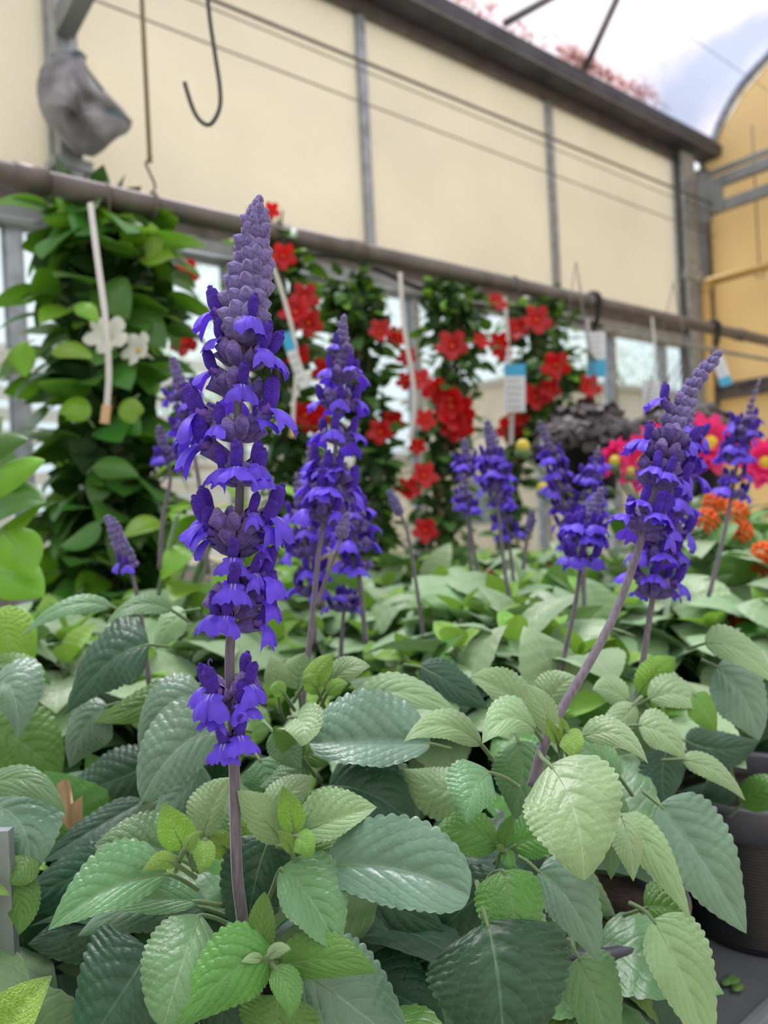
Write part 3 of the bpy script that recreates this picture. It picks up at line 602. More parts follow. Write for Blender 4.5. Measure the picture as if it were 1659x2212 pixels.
s = B(); s.tube([P(x, y, bd - .055) - o for x, y in ((112, 122), (150, 116), (185, 124))], .006, 6); s.ell(P(170, 124, bd - .06) - o, (.02, .012, .02), 8, 6); put('tie_cord', s.mesh('cord', [CLOTHD]), bg)

# the long grey pipe the baskets hang from
PY = 1.26; PZ = .545
pr = thing('hanging_rail', (-.3, PY, Z + PZ), 'long grey-brown steel pipe rail the hanging plants are hooked on', 'pipe'); o = np.array(pr.location)
s = B(); s.tube([(0, 0, 0), (5.2, 0, 0)], .0185, 16); put('rail_tube', s.mesh('rail', [PIPE]), pr)
for x in (.62, 1.25, 2.05, 2.9): s = B(); s.tube([(x, 0, 0), (x + .05, 0, 0)], .0215, 14); put('rail_coupling', s.mesh('coupling', [PIPE]), pr)
s = B(); s.tube([(-.3, PY + .10, Z + PZ - .035), (1.3, PY + .10, Z + PZ - .032), (4.9, PY + .10, Z + PZ - .03)], .0075, 8); t = thing('conduit', (-.3, PY + .1, Z + PZ), 'thin pale conduit running just below the grey-brown pipe rail', 'conduit'); put('conduit_tube', mesh('c', [tuple(np.array(v) - np.array(t.location)) for v in s.V], s.F, [GALV]), t)
s = B(); s.tube(spline([P(x, y, d) for x, y, d in ((610, 545, 1.62), (760, 560, 1.7), (880, 612, 1.8), (1000, 655, 1.9), (1130, 668, 2.0), (1300, 705, 2.2))], 6), .006, 8); t = thing('black_cable', P(610, 545, 1.62), 'sagging black cable looping below the pipe rail', 'cable'); put('cable_run', mesh('c', [tuple(np.array(v) - np.array(t.location)) for v in s.V], s.F, [BLK]), t)
def rx(px, py):                                # x of the rail where it is seen at this picture column
    return RP(px, py, 1, PY)
for i, (px, py, r_, lab) in enumerate([(226, 400, .002, 'thin dark wire loop around the pipe at the left, above the green vine'), (600, 500, .002, 'thin wire loop round the pipe behind the tallest flower spike'), (1108, 610, .0022, 'pale wire loop on the pipe above the red-flowered vine'), (1280, 668, .007, 'thick black plastic hook over the pipe beside the blue and white tag'), (1540, 735, .007, 'black plastic hook over the pipe nearest the yellow wall')]):
    p = rx(px, py); p[2] = Z + PZ; t = thing('basket_hook' if r_ > .005 else 'wire_loop', p, lab, 'hook' if r_ > .005 else 'wire'); R = .0185 + r_
    pts = [(0, R * math.cos(a), R * math.sin(a)) for a in np.linspace(-.3, math.pi + .3, 14)] + [(0, -R * .6, -.045), (0, 0, -.075 if r_ > .005 else -.06)]
    s = B(); s.tube(pts, r_, 8)
    if r_ > .005: s.ell((0, 0, -.085), (.012, .008, .018), 8, 6)
    put('hook_wire', s.mesh('hook', [BLK if r_ > .003 else GALVD]), t)
# suspension cord and S link above the rail
p = rx(328, 432); p[2] = Z + PZ
t = thing('suspension_cord', p, 'vertical cord with a small S-link holding up the pipe left of the tallest spike', 'cord')
s = B(); s.tube([(0, 0, .075), (0, 0, 2.2)], .0042, 8); put('cord_line', s.mesh('cord', [mat('beige_cord', (150, 135, 112), .8)]), t)
s = B(); s.tube(spline([(.004, 0, .085), (-.007, 0, .072), (.0, 0, .054), (.007, 0, .036), (.0, 0, .021)], 5), .0022, 6); s.tube([(0, .0225 * math.cos(a), .0225 * math.sin(a)) for a in np.linspace(0, 2 * math.pi, 20)], .003, 6); put('s_link', s.mesh('link', [GALVD]), t)
# big J hook
hd = .98
hk = thing('wire_hook', P(455, -60, hd), 'large dark steel J-shaped hook hanging in front of the cream wall', 'hook'); o = np.array(hk.location)
s = B(); s.tube(spline([P(*x) - o for x in ((440, -420, hd), (447, -60, hd), (452, 30, hd), (465, 120, hd), (475, 190, hd), (474, 235, hd), (456, 267, hd), (436, 264, hd), (418, 238, hd), (402, 190, hd), (399, 178, hd))], 6), .0028, 8); put('hook_rod', s.mesh('hook', [mat('dark_hook_steel', (66, 68, 66), .45, metal=.5)]), hk)

# ------------------------------------------------------------------ what stands outside the windows
fen = thing('slatted_screen', (-2, 5.0, 0), 'pale horizontal slatted screen seen outside through the left window', 'screen')
WSL = mat('pale_slat', (206, 204, 200), .6); DSL = mat('screen_frame_brown', (120, 108, 106), .8)
for k_ in range(11):
    s = B(); s.box((-.8, 0, .95 + k_ * .13), (6.0, .03, 1.03 + k_ * .13)); put('slat', s.mesh('slat', [WSL], False), fen)
s = B(); s.box((-.8, .04, 0), (6.0, .1, .9)); s.box((-.8, .04, .9), (-.7, .1, 2.4)); s.box((5.9, .04, .9), (6.0, .1, 2.4)); put('screen_frame', s.mesh('frame', [DSL], False), fen)
bl = thing('outbuilding', (9, 9.5, 0), 'beige-grey low building outside the far windows', 'building'); s = B(); s.box((-4.0, 0, 0), (2.0, 3, 2.0)); s.box((2.0, 0, 0), (11, 3, 3.5)); put('building_wall', s.mesh('wall', [mat('beige_siding', (190, 178, 160), .8, noise=.08, nscale=1)], False), bl)
s = B(); s.box((-4.2, -.25, 2.0), (2.0, 3.2, 2.12)); s.box((1.9, -.25, 3.5), (11.2, 3.2, 3.62)); put('roof', s.mesh('roof', [mat('building_roof', (150, 144, 138), .8)], False), bl)
for k_ in range(3):
    s = B(); s.box((-2.5 + 3 * k_, -.02, .9), (-1.3 + 3 * k_, .02, 1.7)); put('building_window', s.mesh('w', [mat('dark_window', (90, 100, 110), .2)], False), bl)
TREEG = mat('tree_leaf_green', (86, 116, 66), .6, trans=.3, tcol=(120, 170, 60), vary=.2)
def tree(x, y, h, r, label):
    t = thing('tree', (x, y, 0), label, 'tree', None); s = B(); s.tube(spline([(0, 0, 0), (.1, 0, h * .4), (-.1, .1, h * .75)], 4), [.16 - .012 * i for i in range(9)], 8)
    for _ in range(7):
        a = random.uniform(0, 6.28); s.tube([(0, 0, h * random.uniform(.35, .6)), (math.cos(a) * r * .7, math.sin(a) * r * .7, h * random.uniform(.7, .95))], [.06, .02], 6)
    put('trunk', s.mesh('trunk', [STEMB]), t)
    V = []; Fs = []
    for c_ in range(26):
        a = random.uniform(0, 6.28); rr_ = r * math.sqrt(random.random()) * .9; c = np.array([math.cos(a) * rr_, math.sin(a) * rr_, h * random.uniform(.5, 1.0)])
        for _ in range(70):
            p = c + rng.normal(0, r * .16, 3); d = rng.normal(0, 1, 3); d /= np.linalg.norm(d); e = np.cross(d, rng.normal(0, 1, 3)); e /= np.linalg.norm(e); L_ = .11; n = len(V)
            V += [p, p + d * L_ * .5 + e * L_ * .25, p + d * L_, p + d * L_ * .5 - e * L_ * .25]; Fs.append((n, n + 1, n + 2, n + 3))
    put('crown', mesh('crown', V, Fs, [TREEG]), t, kind='stuff')
tree(20.5, 16, 6.5, 2.2, 'leafy tree outside behind the tall end of the beige building'); tree(25.5, 16, 7.0, 2.6, 'big leafy tree outside past the beige building, farthest right'); tree(8.5, 16, 5.6, 2.2, 'leafy tree outside behind the low end of the beige building'); tree(-1.5, 11, 3.6, 1.6, 'small tree outside behind the slatted screen')

# ------------------------------------------------------------------ the bench
TZ = -.40; TE = .287
tb = thing('potting_bench', (.6, .7, Z + TZ), 'grey galvanised greenhouse bench holding the potted salvias', 'bench')
s = B(); s.box((-1.2, TE - .7, -.012), (2.6, .44, 0)); put('bench_top', s.mesh('top', [TABLE], False), tb)
s = B(); s.box((-1.2, TE - .7 - .006, -.05), (2.6, TE - .7, .006)); s.box((-1.2, TE - .7 - .022, .0015), (2.6, TE - .7 + .004, .005)); put('edge_strip', s.mesh('edge', [GALV], False), tb)
for x in (-1.1, .7, 2.5):
    for y in (TE - .62, .38):
        s = B(); s.box((x - .02, y - .02, -(Z + TZ)), (x + .02, y + .02, -.012)); put('leg', s.mesh('leg', [GALV], False), tb)
# upright at the left edge of the picture
p = P(-12, 1792, .42); base_z = Z + TZ
t = thing('bench_upright', (p[0], p[1], base_z), 'narrow galvanised upright strip standing at the left front of the bench', 'post')
s = B(); s.box((-.003, -.009, .001), (.003, .009, p[2] - base_z)); s.box((-.02, .006, .001), (.003, .009, p[2] - base_z)); o1 = put('strip', s.mesh('strip', [GALV], False), t); t.rotation_euler = (0, 0, math.atan2(FW[1], FW[0]))

def pot(root, r_top=.078, r_bot=.058, h=.135, full=True):
    """Ribbed nursery pot: foot at the plant's own origin."""
    n = 48 if full else 20; s = B(); prof = [(.001, .002), (r_bot, .0), (r_bot + .001, .004)]; nr = 34 if full else 1
    hb = h - .030
    for i in range(nr):
        z = .006 + (hb - .006) * i / nr; r = r_bot + (r_top - r_bot) * z / h
        if full: dz = (hb - .006) / nr; prof += [(r, z), (r + .0012, z + dz * .3), (r + .0012, z + dz * .6), (r, z + dz * .85)]
        else: prof += [(r, z)]
    rt = r_bot + (r_top - r_bot) * hb / h; prof += [(rt, hb)]
    s.lathe(prof, n); put('pot', s.mesh('pot', [PLASTIC]), root)
    s = B(); s.lathe([(rt, hb), (rt + .006, hb), (r_top + .0065, h - .003), (r_top + .005, h), (r_top - .001, h), (r_top - .003, h - .003), (r_top - .008, h - .04)], n); put('pot_rim', s.mesh('rim', [PLRIM]), root)
    s = B(); s.lathe([(.0, h - .018), (.03, h - .014), (r_top - .0045, h - .02)], 20); put('soil', s.mesh('soil', [SOIL]), root)

# shared leaves for the bushier, blurrier plants
SH = {}
for key, m, L_, W_, dr, fo in (('big', LM, .085, .030, 1.0, .15), ('bigd', LD, .09, .033, 1.2, .10), ('bigb', LB, .085, .031, 1.1, .12), ('mid', LP, .062, .023, .8, .25), ('midg', LG, .062, .022, .8, .25), ('midm', LM, .06, .022, .7, .2), ('pal', LP, .075, .028, 1.0, .15), ('yng', LY, .036, .0135, .5, .45), ('tip', LY, .020, .008, .3, .6)):
    SH[key] = [leaf_mesh(L_, W_, m, dr * f, fo, nu=30, nh=4, teeth=9, ta=.07, twist=tw, eb=.95) for f, tw in ((.7, .2), (1.2, -.3), (1.0, 0))]
def shoot(root, foot, tip, scale=1.0, pairs=4, keys=None, up=None):
    foot = np.array(foot); tip = np.array(tip); org = np.array(root.location); d = tip - foot; d /= np.linalg.norm(d); L = np.linalg.norm(tip - foot)
    bend = spline([foot - org, foot - org + (tip - foot) * .5 + np.array([0, 0, .012]), tip - org], 4)
    s = B(); s.tube(bend, [.0026 * scale - .0012 * scale * i / len(bend) for i in range(len(bend))], 7); put('stem', s.mesh('stem', [STEMG]), root)
    x0 = np.cross(d, (0.3, .2, 1.0)); x0 /= np.linalg.norm(x0) + 1e-9; y0 = np.cross(d, x0); a0 = random.uniform(0, 3.14)
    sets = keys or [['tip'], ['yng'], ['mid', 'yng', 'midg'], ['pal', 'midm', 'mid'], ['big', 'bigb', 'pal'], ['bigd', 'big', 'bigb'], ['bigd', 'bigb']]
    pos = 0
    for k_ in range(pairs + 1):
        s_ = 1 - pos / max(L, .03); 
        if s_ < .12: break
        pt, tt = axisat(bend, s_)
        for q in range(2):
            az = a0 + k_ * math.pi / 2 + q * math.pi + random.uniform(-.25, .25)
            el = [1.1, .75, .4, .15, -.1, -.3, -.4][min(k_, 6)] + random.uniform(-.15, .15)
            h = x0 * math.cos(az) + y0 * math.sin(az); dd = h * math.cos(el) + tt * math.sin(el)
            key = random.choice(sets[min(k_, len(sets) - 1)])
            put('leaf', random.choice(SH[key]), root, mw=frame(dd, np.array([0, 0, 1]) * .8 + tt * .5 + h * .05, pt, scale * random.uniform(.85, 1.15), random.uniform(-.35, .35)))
        pos += [.006, .012, .022, .030, .036, .04, .04][min(k_, 6)] * scale
def bushy(root, n, R, ztop, scale=1.0, pairs=5, zr=.04, keys=None, skip=None):
    """Fill a plant with leafy shoots fanning out from the pot."""
    o = np.array(root.location); g0 = random.uniform(0, 6.28)
    for i in range(n):
        a = g0 + i * 2.39996; r = R * math.sqrt((i + .5) / n); f = np.array([o[0] + math.cos(a) * .02, o[1] + math.sin(a) * .02, o[2] + .12])
        t = np.array([o[0] + math.cos(a) * r, o[1] + math.sin(a) * r, Z + ztop - (r / R) ** 2 * .045 - random.uniform(0, zr)])
        if skip and skip(t): continue
        shoot(root, f, t, scale, pairs, keys)
SALV = []
def salvia(x, y, label, group=None, full=False):
    t = thing('potted_salvia', (x, y, Z + TZ + .0005), label, 'plant', group); pot(t, full=full); SALV.append(t); return t
# ------------------------------------------------------------------ the salvias, nearest first
A = salvia(.225, .400, 'nearest salvia plant, carrying the tallest upright violet flower spike', full=True)
Bp = salvia(.420, .345, 'salvia whose flower spike leans right, in a ribbed pot at the bench front', full=True)
Cp = salvia(.705, .350, 'salvia in the dark ribbed pot with wide grey rim at the lower right', full=True)
Dp = salvia(.190, .640, 'salvia at the left with one short closed bud spike leaning left')
Ep = salvia(.440, .640, 'salvia with the second-tallest spike and a tiny budded side branch')
# main spike
d0 = .378
pts = [(540, 2130, .40), (524, 1990, .385), (512, 1880, d0), (507, 1700, d0), (503, 1560, d0), (496, 1420, d0), (508, 1260, d0), (518, 1060, d0), (514, 880, .383), (527, 700, .389), (545, 560, .394), (556, 437, .398)]
def ys(y): # image row -> fraction of the line
    L = spline([np.array(p, float) for p in pts], 8); yy = [p[1] for p in L][::-1]; ss = list(np.linspace(1, 0, len(L))); return float(np.interp(y, yy, ss))
def xs_(y):
    L = spline([np.array(p, float) for p in pts], 8); return float(np.interp(y, [p[1] for p in L][::-1], [p[0] for p in L][::-1]))
fl = []
for lx, ly, k in ((422, 715, 1), (564, 720, 1), (447, 775, 1), (622, 790, 1.05), (425, 832, .95), (542, 855, 1.0), (386, 925, 1.1), (465, 962, 1), (642, 938, 1.05), (594, 950, 1), (388, 1008, 1.1), (474, 1048, 1), (527, 1040, 1.15), (580, 1032, 1), (405, 1158, 1.05), (420, 1205, 1.05), (571, 1130, .9), (637, 1148, 1.05), (517, 1205, 1.0), (521, 1256, 1.1), (592, 1207, 1), (577, 1250, 1), (454, 1355, 1.05), (500, 1338, 1), (619, 1275, 1), (612, 1318, 1), (604, 1362, 1.05), (422, 1508, 1.05), (570, 1492, 1.05), (468, 1548, 1), (552, 1545, 1), (492, 1590, 1.0), (540, 1590, 1.05)):
    yb = ly - 6; k *= 1.06; dx = (lx - xs_(yb)) / (80 * k); k *= max(.95, min(1.5, abs(dx) * .95)); dx = max(-.98, min(.98, dx)); az = math.asin(dx)           # 0 = to the right, -90 = towards us
    ang = -math.acos(max(-1, min(1, dx)))
    fl.append((ys(yb), ang, random.uniform(-.35, .05) if abs(dx) < .5 else random.uniform(-.1, .25), k * .98))
no_ = [(ys(742), 0, 8, 1.0), (ys(790), 1, 7, 1.0), (ys(856), 1, 8, 1.0), (ys(948), 1, 7, 1.0), (ys(1046), 2, 6, 1.0), (ys(1150), 2, 8, 1.1), (ys(1186), 1, 7, 1.1), (ys(1300), 1, 6, 1.0), (ys(1326), 1, 4, 1.0), (ys(1500), 2, 4, 1.0), (ys(1520), 0, 4, .9)]
nb = [(ys(y), n, k, el) for y, n, k, el in (lambda q: [(a, b, c * (1.2 if a > 540 else 1.12), d) for a, b, c, d in q])(((735, 9, 1.5, .1), (716, 8, 1.3, .4), (702, 9, 1.45, .15), (684, 8, 1.25, .45), (668, 9, 1.42, .2), (650, 8, 1.2, .5), (634, 9, 1.38, .22), (618, 8, 1.15, .5), (603, 9, 1.3, .25), (587, 7, 1.1, .5), (573, 9, 1.22, .3), (559, 7, 1.0, .55), (545, 8, 1.12, .35), (532, 7, .95, .6), (518, 8, 1.04, .42), (506, 6, .9, .65), (494, 7, .95, .5), (483, 6, .85, .75), (473, 6, .85, .65), (463, 5, .75, .9), (454, 4, .62, 1.1), (448, 3, .55, 1.25)))]
main, mainax = spike(A, pts, .0031, .0016, 0, no_, nb, 1.0, True, fl)
# withered hood beside the lowest whorl
o = np.array(A.location); s = B(); s.tube(spline([P(*x) - o for x in ((480, 1500, .372), (462, 1470, .37), (452, 1440, .368), (450, 1430, .367), (455, 1423, .367), (458, 1430, .367))], 4), [.0008, .0011, .0013, .0014, .0012, .001, .0008, .0006, .0005, .0005, .0005, .0004, .0004, .0004, .0003, .0003, .0003, .0003, .0003, .0003, .0002], 6); w_ = put('withered_corolla', s.mesh('withered', [CAL]), main); w_['label'] = 'withered greyish curled corolla'

# leaning spike of the plant at the bench front
pts2 = [(1150, 1700, .42), (1175, 1610, .425), (1215, 1530, .43), (1285, 1410, .44), (1335, 1310, .45), (1378, 1190, .455), (1407, 1085, .46), (1432, 990, .465), (1462, 900, .47), (1500, 830, .475), (1548, 766, .48)]
def ysf(pt, y): L = spline([np.array(p, float) for p in pt], 8); return float(np.interp(y, [p[1] for p in L][::-1], list(np.linspace(1, 0, len(L)))))
g = lambda y: ysf(pts2, y)
fl2 = [(g(1148), -2.75, .1, 1.05), (g(1120), -2.2, .2, 1), (g(1160), -.6, 0, 1.05), (g(1135), -1.2, .2, 1), (g(1045), -.5, 0, 1.1), (g(1048), -1.4, .1, 1), (g(985), -2.9, .05, 1.0), (g(900), -3.0, .1, 1.0), (g(960), -.5, 0, 1), (g(1020), 0, 0, 1.1)]
spike(Bp, pts2, .0030, .0014, 0, [(g(1150), 2, 6, 1), (g(1130), 0, 5, 1), (g(1050), 2, 7, 1), (g(1030), 0, 6, 1), (g(995), 1, 8, 1), (g(962), 0, 9, 1)],
      [(g(y), n, k, el) for y, n, k, el in ((945, 8, 1.2, .3), (922, 8, 1.15, .4), (900, 8, 1.1, .5), (878, 7, 1.1, .55), (858, 7, 1.0, .6), (838, 6, 1.0, .7), (820, 6, .95, .8), (803, 5, .9, .9), (788, 4, .85, 1.0), (775, 3, .7, 1.2))], .98, True, fl2)
# spike standing just behind it
def qspike(root, pts, openrows, calrows, budrows, sc=1.0, r=.0026, hi=False):
    h = lambda y: ysf(pts, y)
    if hi: spike(root, pts, r, r * .5, 0, [(h(y), 5, 4, k) for y, k in openrows] + [(h(y), 1, 6, k) for y, k in calrows], [(h(y), 7, k, .5) for y, k in budrows], sc, True)
    else: spike(root, pts, r, r * .5, 0, [(h(y), 5, 4, k) for y, k in openrows] + [(h(y), 2, 6, k) for y, k in calrows], [(h(y), 7, k, .5) for y, k in budrows], sc, False)
qspike(Cp, [(1345, 1620, .56), (1378, 1490, .57), (1410, 1290, .58), (1432, 1150, .585), (1456, 1030, .59), (1478, 930, .595), (1490, 880, .6)], [(1272, 1.1), (1215, 1.1), (1160, 1.15), (1110, 1.15), (1050, 1.1), (1000, 1.0), (955, .95)], [(1290, 1), (1185, 1), (975, .9)], [(930, .9), (912, .8), (898, .7)], 1.0, .0026, True)
qspike(Ep, [(650, 1560, .56), (656, 1500, .56), (675, 1330, .565), (688, 1200, .57), (706, 1090, .575), (722, 990, .58), (736, 830, .585), (741, 690, .59)], [(1125, 1.05), (1080, 1.15), (1045, 1.1), (955, 1.0), (885, 1.0), (825, .95)], [(1105, 1), (1020, 1), (870, 1), (768, .75)], [(795, .9), (778, .9), (760, .85), (742, .8), (726, .75), (712, .65), (700, .5)], 1.0, .0024, True)
qspike(Ep, [(683, 1310, .562), (712, 1230, .555), (733, 1175, .55), (746, 1118, .55)], [], [], [(1160, .75), (1150, .75), (1140, .7), (1130, .55)], 1.0, .0016, True)
qspike(Dp, [(322, 1480, .66), (306, 1340, .66), (285, 1240, .66), (258, 1170, .66), (232, 1118, .66)], [], [(1228, .7)], [(1218, 1.1), (1205, 1.15), (1192, 1.15), (1179, 1.1), (1166, 1.05), (1153, 1.0), (1140, .9), (1130, .75), (1122, .55)], 1.0, .0022)
# farther plants: foot x, y on the bench, then their spikes
rows = []
def far(x, y, label, group=None): t = salvia(x, y, label, group); rows.append(t); return t
G1 = far(.21, .86, 'salvia with two pale violet spikes left of the tallest spike, near the white-flowered vine')
qspike(G1, [(450, 1240, .80), (432, 1060, .80), (415, 960, .80), (395, 860, .80), (372, 770, .80)], [(960, 1.1), (925, 1.1), (890, 1.1), (860, 1.0)], [(905, 1), (845, .9)], [(840, 1.1), (825, 1.1), (812, 1.05), (800, .95), (789, .8), (779, .6)])
qspike(G1, [(345, 1230, .84), (352, 1120, .84), (368, 1030, .84), (352, 960, .84), (342, 918, .84)], [(1000, .9)], [(985, .8)], [(975, 1), (962, 1), (950, .9), (938, .8), (928, .6)])
G2 = far(.44, .885, 'salvia with dense crowded violet spikes right behind the tallest spike')
for pp, oo, bb_ in (([(680, 1390, .74), (672, 1290, .74), (660, 1180, .74), (650, 1100, .74), (640, 1020, .74)], [(1290, 1.1), (1245, 1.1), (1200, 1.2), (1160, 1.2), (1120, 1)], [(1095, 1), (1080, .9), (1065, .9), (1050, .7), (1035, .5)]),
                    ([(790, 1390, .72), (778, 1260, .72), (768, 1170, .72), (760, 1090, .72), (748, 1000, .72)], [(1232, 1.1), (1190, 1.2), (1150, 1.2), (1120, 1.0)], [(1095, .9), (1080, .8), (1060, .7), (1035, .6)]),
                    ([(700, 1320, .82), (690, 1200, .82), (682, 1080, .82), (672, 950, .82)], [(1180, 1.1), (1130, 1.1), (1090, 1.0), (1050, 1.0), (1020, .9)], [(1000, 1), (985, 1), (972, .8), (960, .6)]),
                    ([(735, 1440, .76), (738, 1380, .76), (742, 1330, .76), (745, 1290, .76)], [(1320, 1.0), (1300, .8)], [])):
    qspike(G2, pp, oo, [], bb_)
G3 = far(.665, .64, 'salvia with a lone slim bud spike leaning left, in front of the red-flowered vines')
qspike(G3, [(915, 1380, .86), (902, 1280, .86), (880, 1150, .86), (862, 1105, .86), (838, 1058, .86)], [], [], [(1112, .9), (1103, 1.0), (1094, 1.0), (1085, .9), (1076, .8), (1067, .6)], 1.0, .0024)
G4 = far(.70, .885, 'salvia with a cluster of four violet spikes in front of the dark-leaved basket')
qspike(G4, [(1100, 1290, .88), (1090, 1230, .88), (1076, 1100, .88), (1066, 1000, .88), (1052, 905, .88)], [(1085, .9), (1060, 1.0), (1035, 1.1), (1010, 1.0), (990, .9)], [(1048, .9)], [(975, 1.1), (963, 1.1), (952, 1.1), (941, 1.0), (930, .9), (918, .7)], 1, .0026)
qspike(G4, [(1120, 1330, .98), (1108, 1240, .98), (1098, 1160, .98), (1080, 1060, .98), (1067, 925, .98)], [(1165, 1.0), (1130, 1.0), (1095, 1.0)], [], [(1000, 1.1), (975, 1.1), (960, 1), (945, .8)], 1, .0026)
qspike(G4, [(1040, 1290, .96), (1024, 1190, .96), (1012, 1110, .96), (1005, 1060, .96), (1000, 1022, .96)], [(1105, .9), (1090, .9)], [(1078, .9)], [(1068, .9), (1056, .8), (1044, .8), (1034, .6)])
qspike(G4, [(1018, 1260, 1.0), (1012, 1120, 1.0), (1008, 1020, 1.0), (1004, 945, 1.0)], [(1015, 1.0), (1000, .9)], [(1030, .8)], [(988, 1), (976, 1), (966, .9), (956, .7)])
G5 = far(.84, .62, 'salvia with a small closed bud spike and broad violet spikes right of centre')
qspike(G5, [(1130, 1230, .95), (1136, 1180, .95), (1145, 1140, .95), (1150, 1102, .95)], [], [], [(1150, .9), (1140, 1.0), (1130, 1.0), (1120, .8), (1111, .6)])
qspike(G5, [(1275, 1370, .92), (1250, 1220, .92), (1225, 1120, .92), (1196, 1000, .92), (1165, 908, .92)], [(1180, 1.1), (1140, 1.1), (1100, 1.1), (1065, 1.1), (1030, 1.0), (1000, .9)], [(980, .8)], [(965, .9), (952, .9), (940, .8), (928, .7), (916, .5)])
G6 = far(.56, .50, 'salvia with a pale-tipped spike on a long slanting stem, left of the leaning spike')
qspike(G6, [(1205, 1500, .64), (1216, 1430, .64), (1240, 1320, .64), (1254, 1230, .64), (1270, 1140, .645), (1302, 1052, .65)], [(1215, 1.0), (1165, 1.05), (1150, 1)], [(1178, .9)], [(1140, 1.1), (1126, 1.1), (1113, 1.05), (1100, 1.0), (1088, .9), (1076, .75), (1065, .55)], 1.0, .0024)
qspike(G6, [(1262, 1420, .9), (1262, 1250, .9), (1270, 1140, .9), (1280, 1050, .9), (1294, 962, .9)], [(1160, 1.1), (1120, 1.1), (1080, 1.1), (1040, 1.0), (1015, .8)], [], [(1005, .8), (993, .8), (982, .6)])
G7 = far(.94, .44, 'salvia at the right edge with a slim tapering violet spike against the yellow wall')
qspike(G7, [(1530, 1290, .86), (1556, 1190, .86), (1577, 1090, .86), (1598, 970, .86), (1622, 880, .86), (1642, 818, .86)], [(1075, 1.1), (1040, .9), (1000, 1.2), (975, 1.1), (940, 1.1), (915, 1.0)], [(955, .8)], [(895, .7), (882, .7), (868, .6), (850, .5), (836, .4)])
for x, y in ((.93, .83), (1.14, .60), (1.16, .86), (.70, 1.06), (.94, 1.06), (1.18, 1.06)):
    far(x, y, 'flowerless leafy salvia in the receding rows at the right of the bench', 'flowerless salvias in the far rows')
LEFTP = far(.02, .50, 'leafy plant at the left picture edge with pale scalloped leaves')
far(.22, 1.06, 'leafy salvia under the white-flowered vine'); far(.45, 1.06, 'leafy salvia under the first red-flowered vine')
# widen the bench so that it carries the back rows

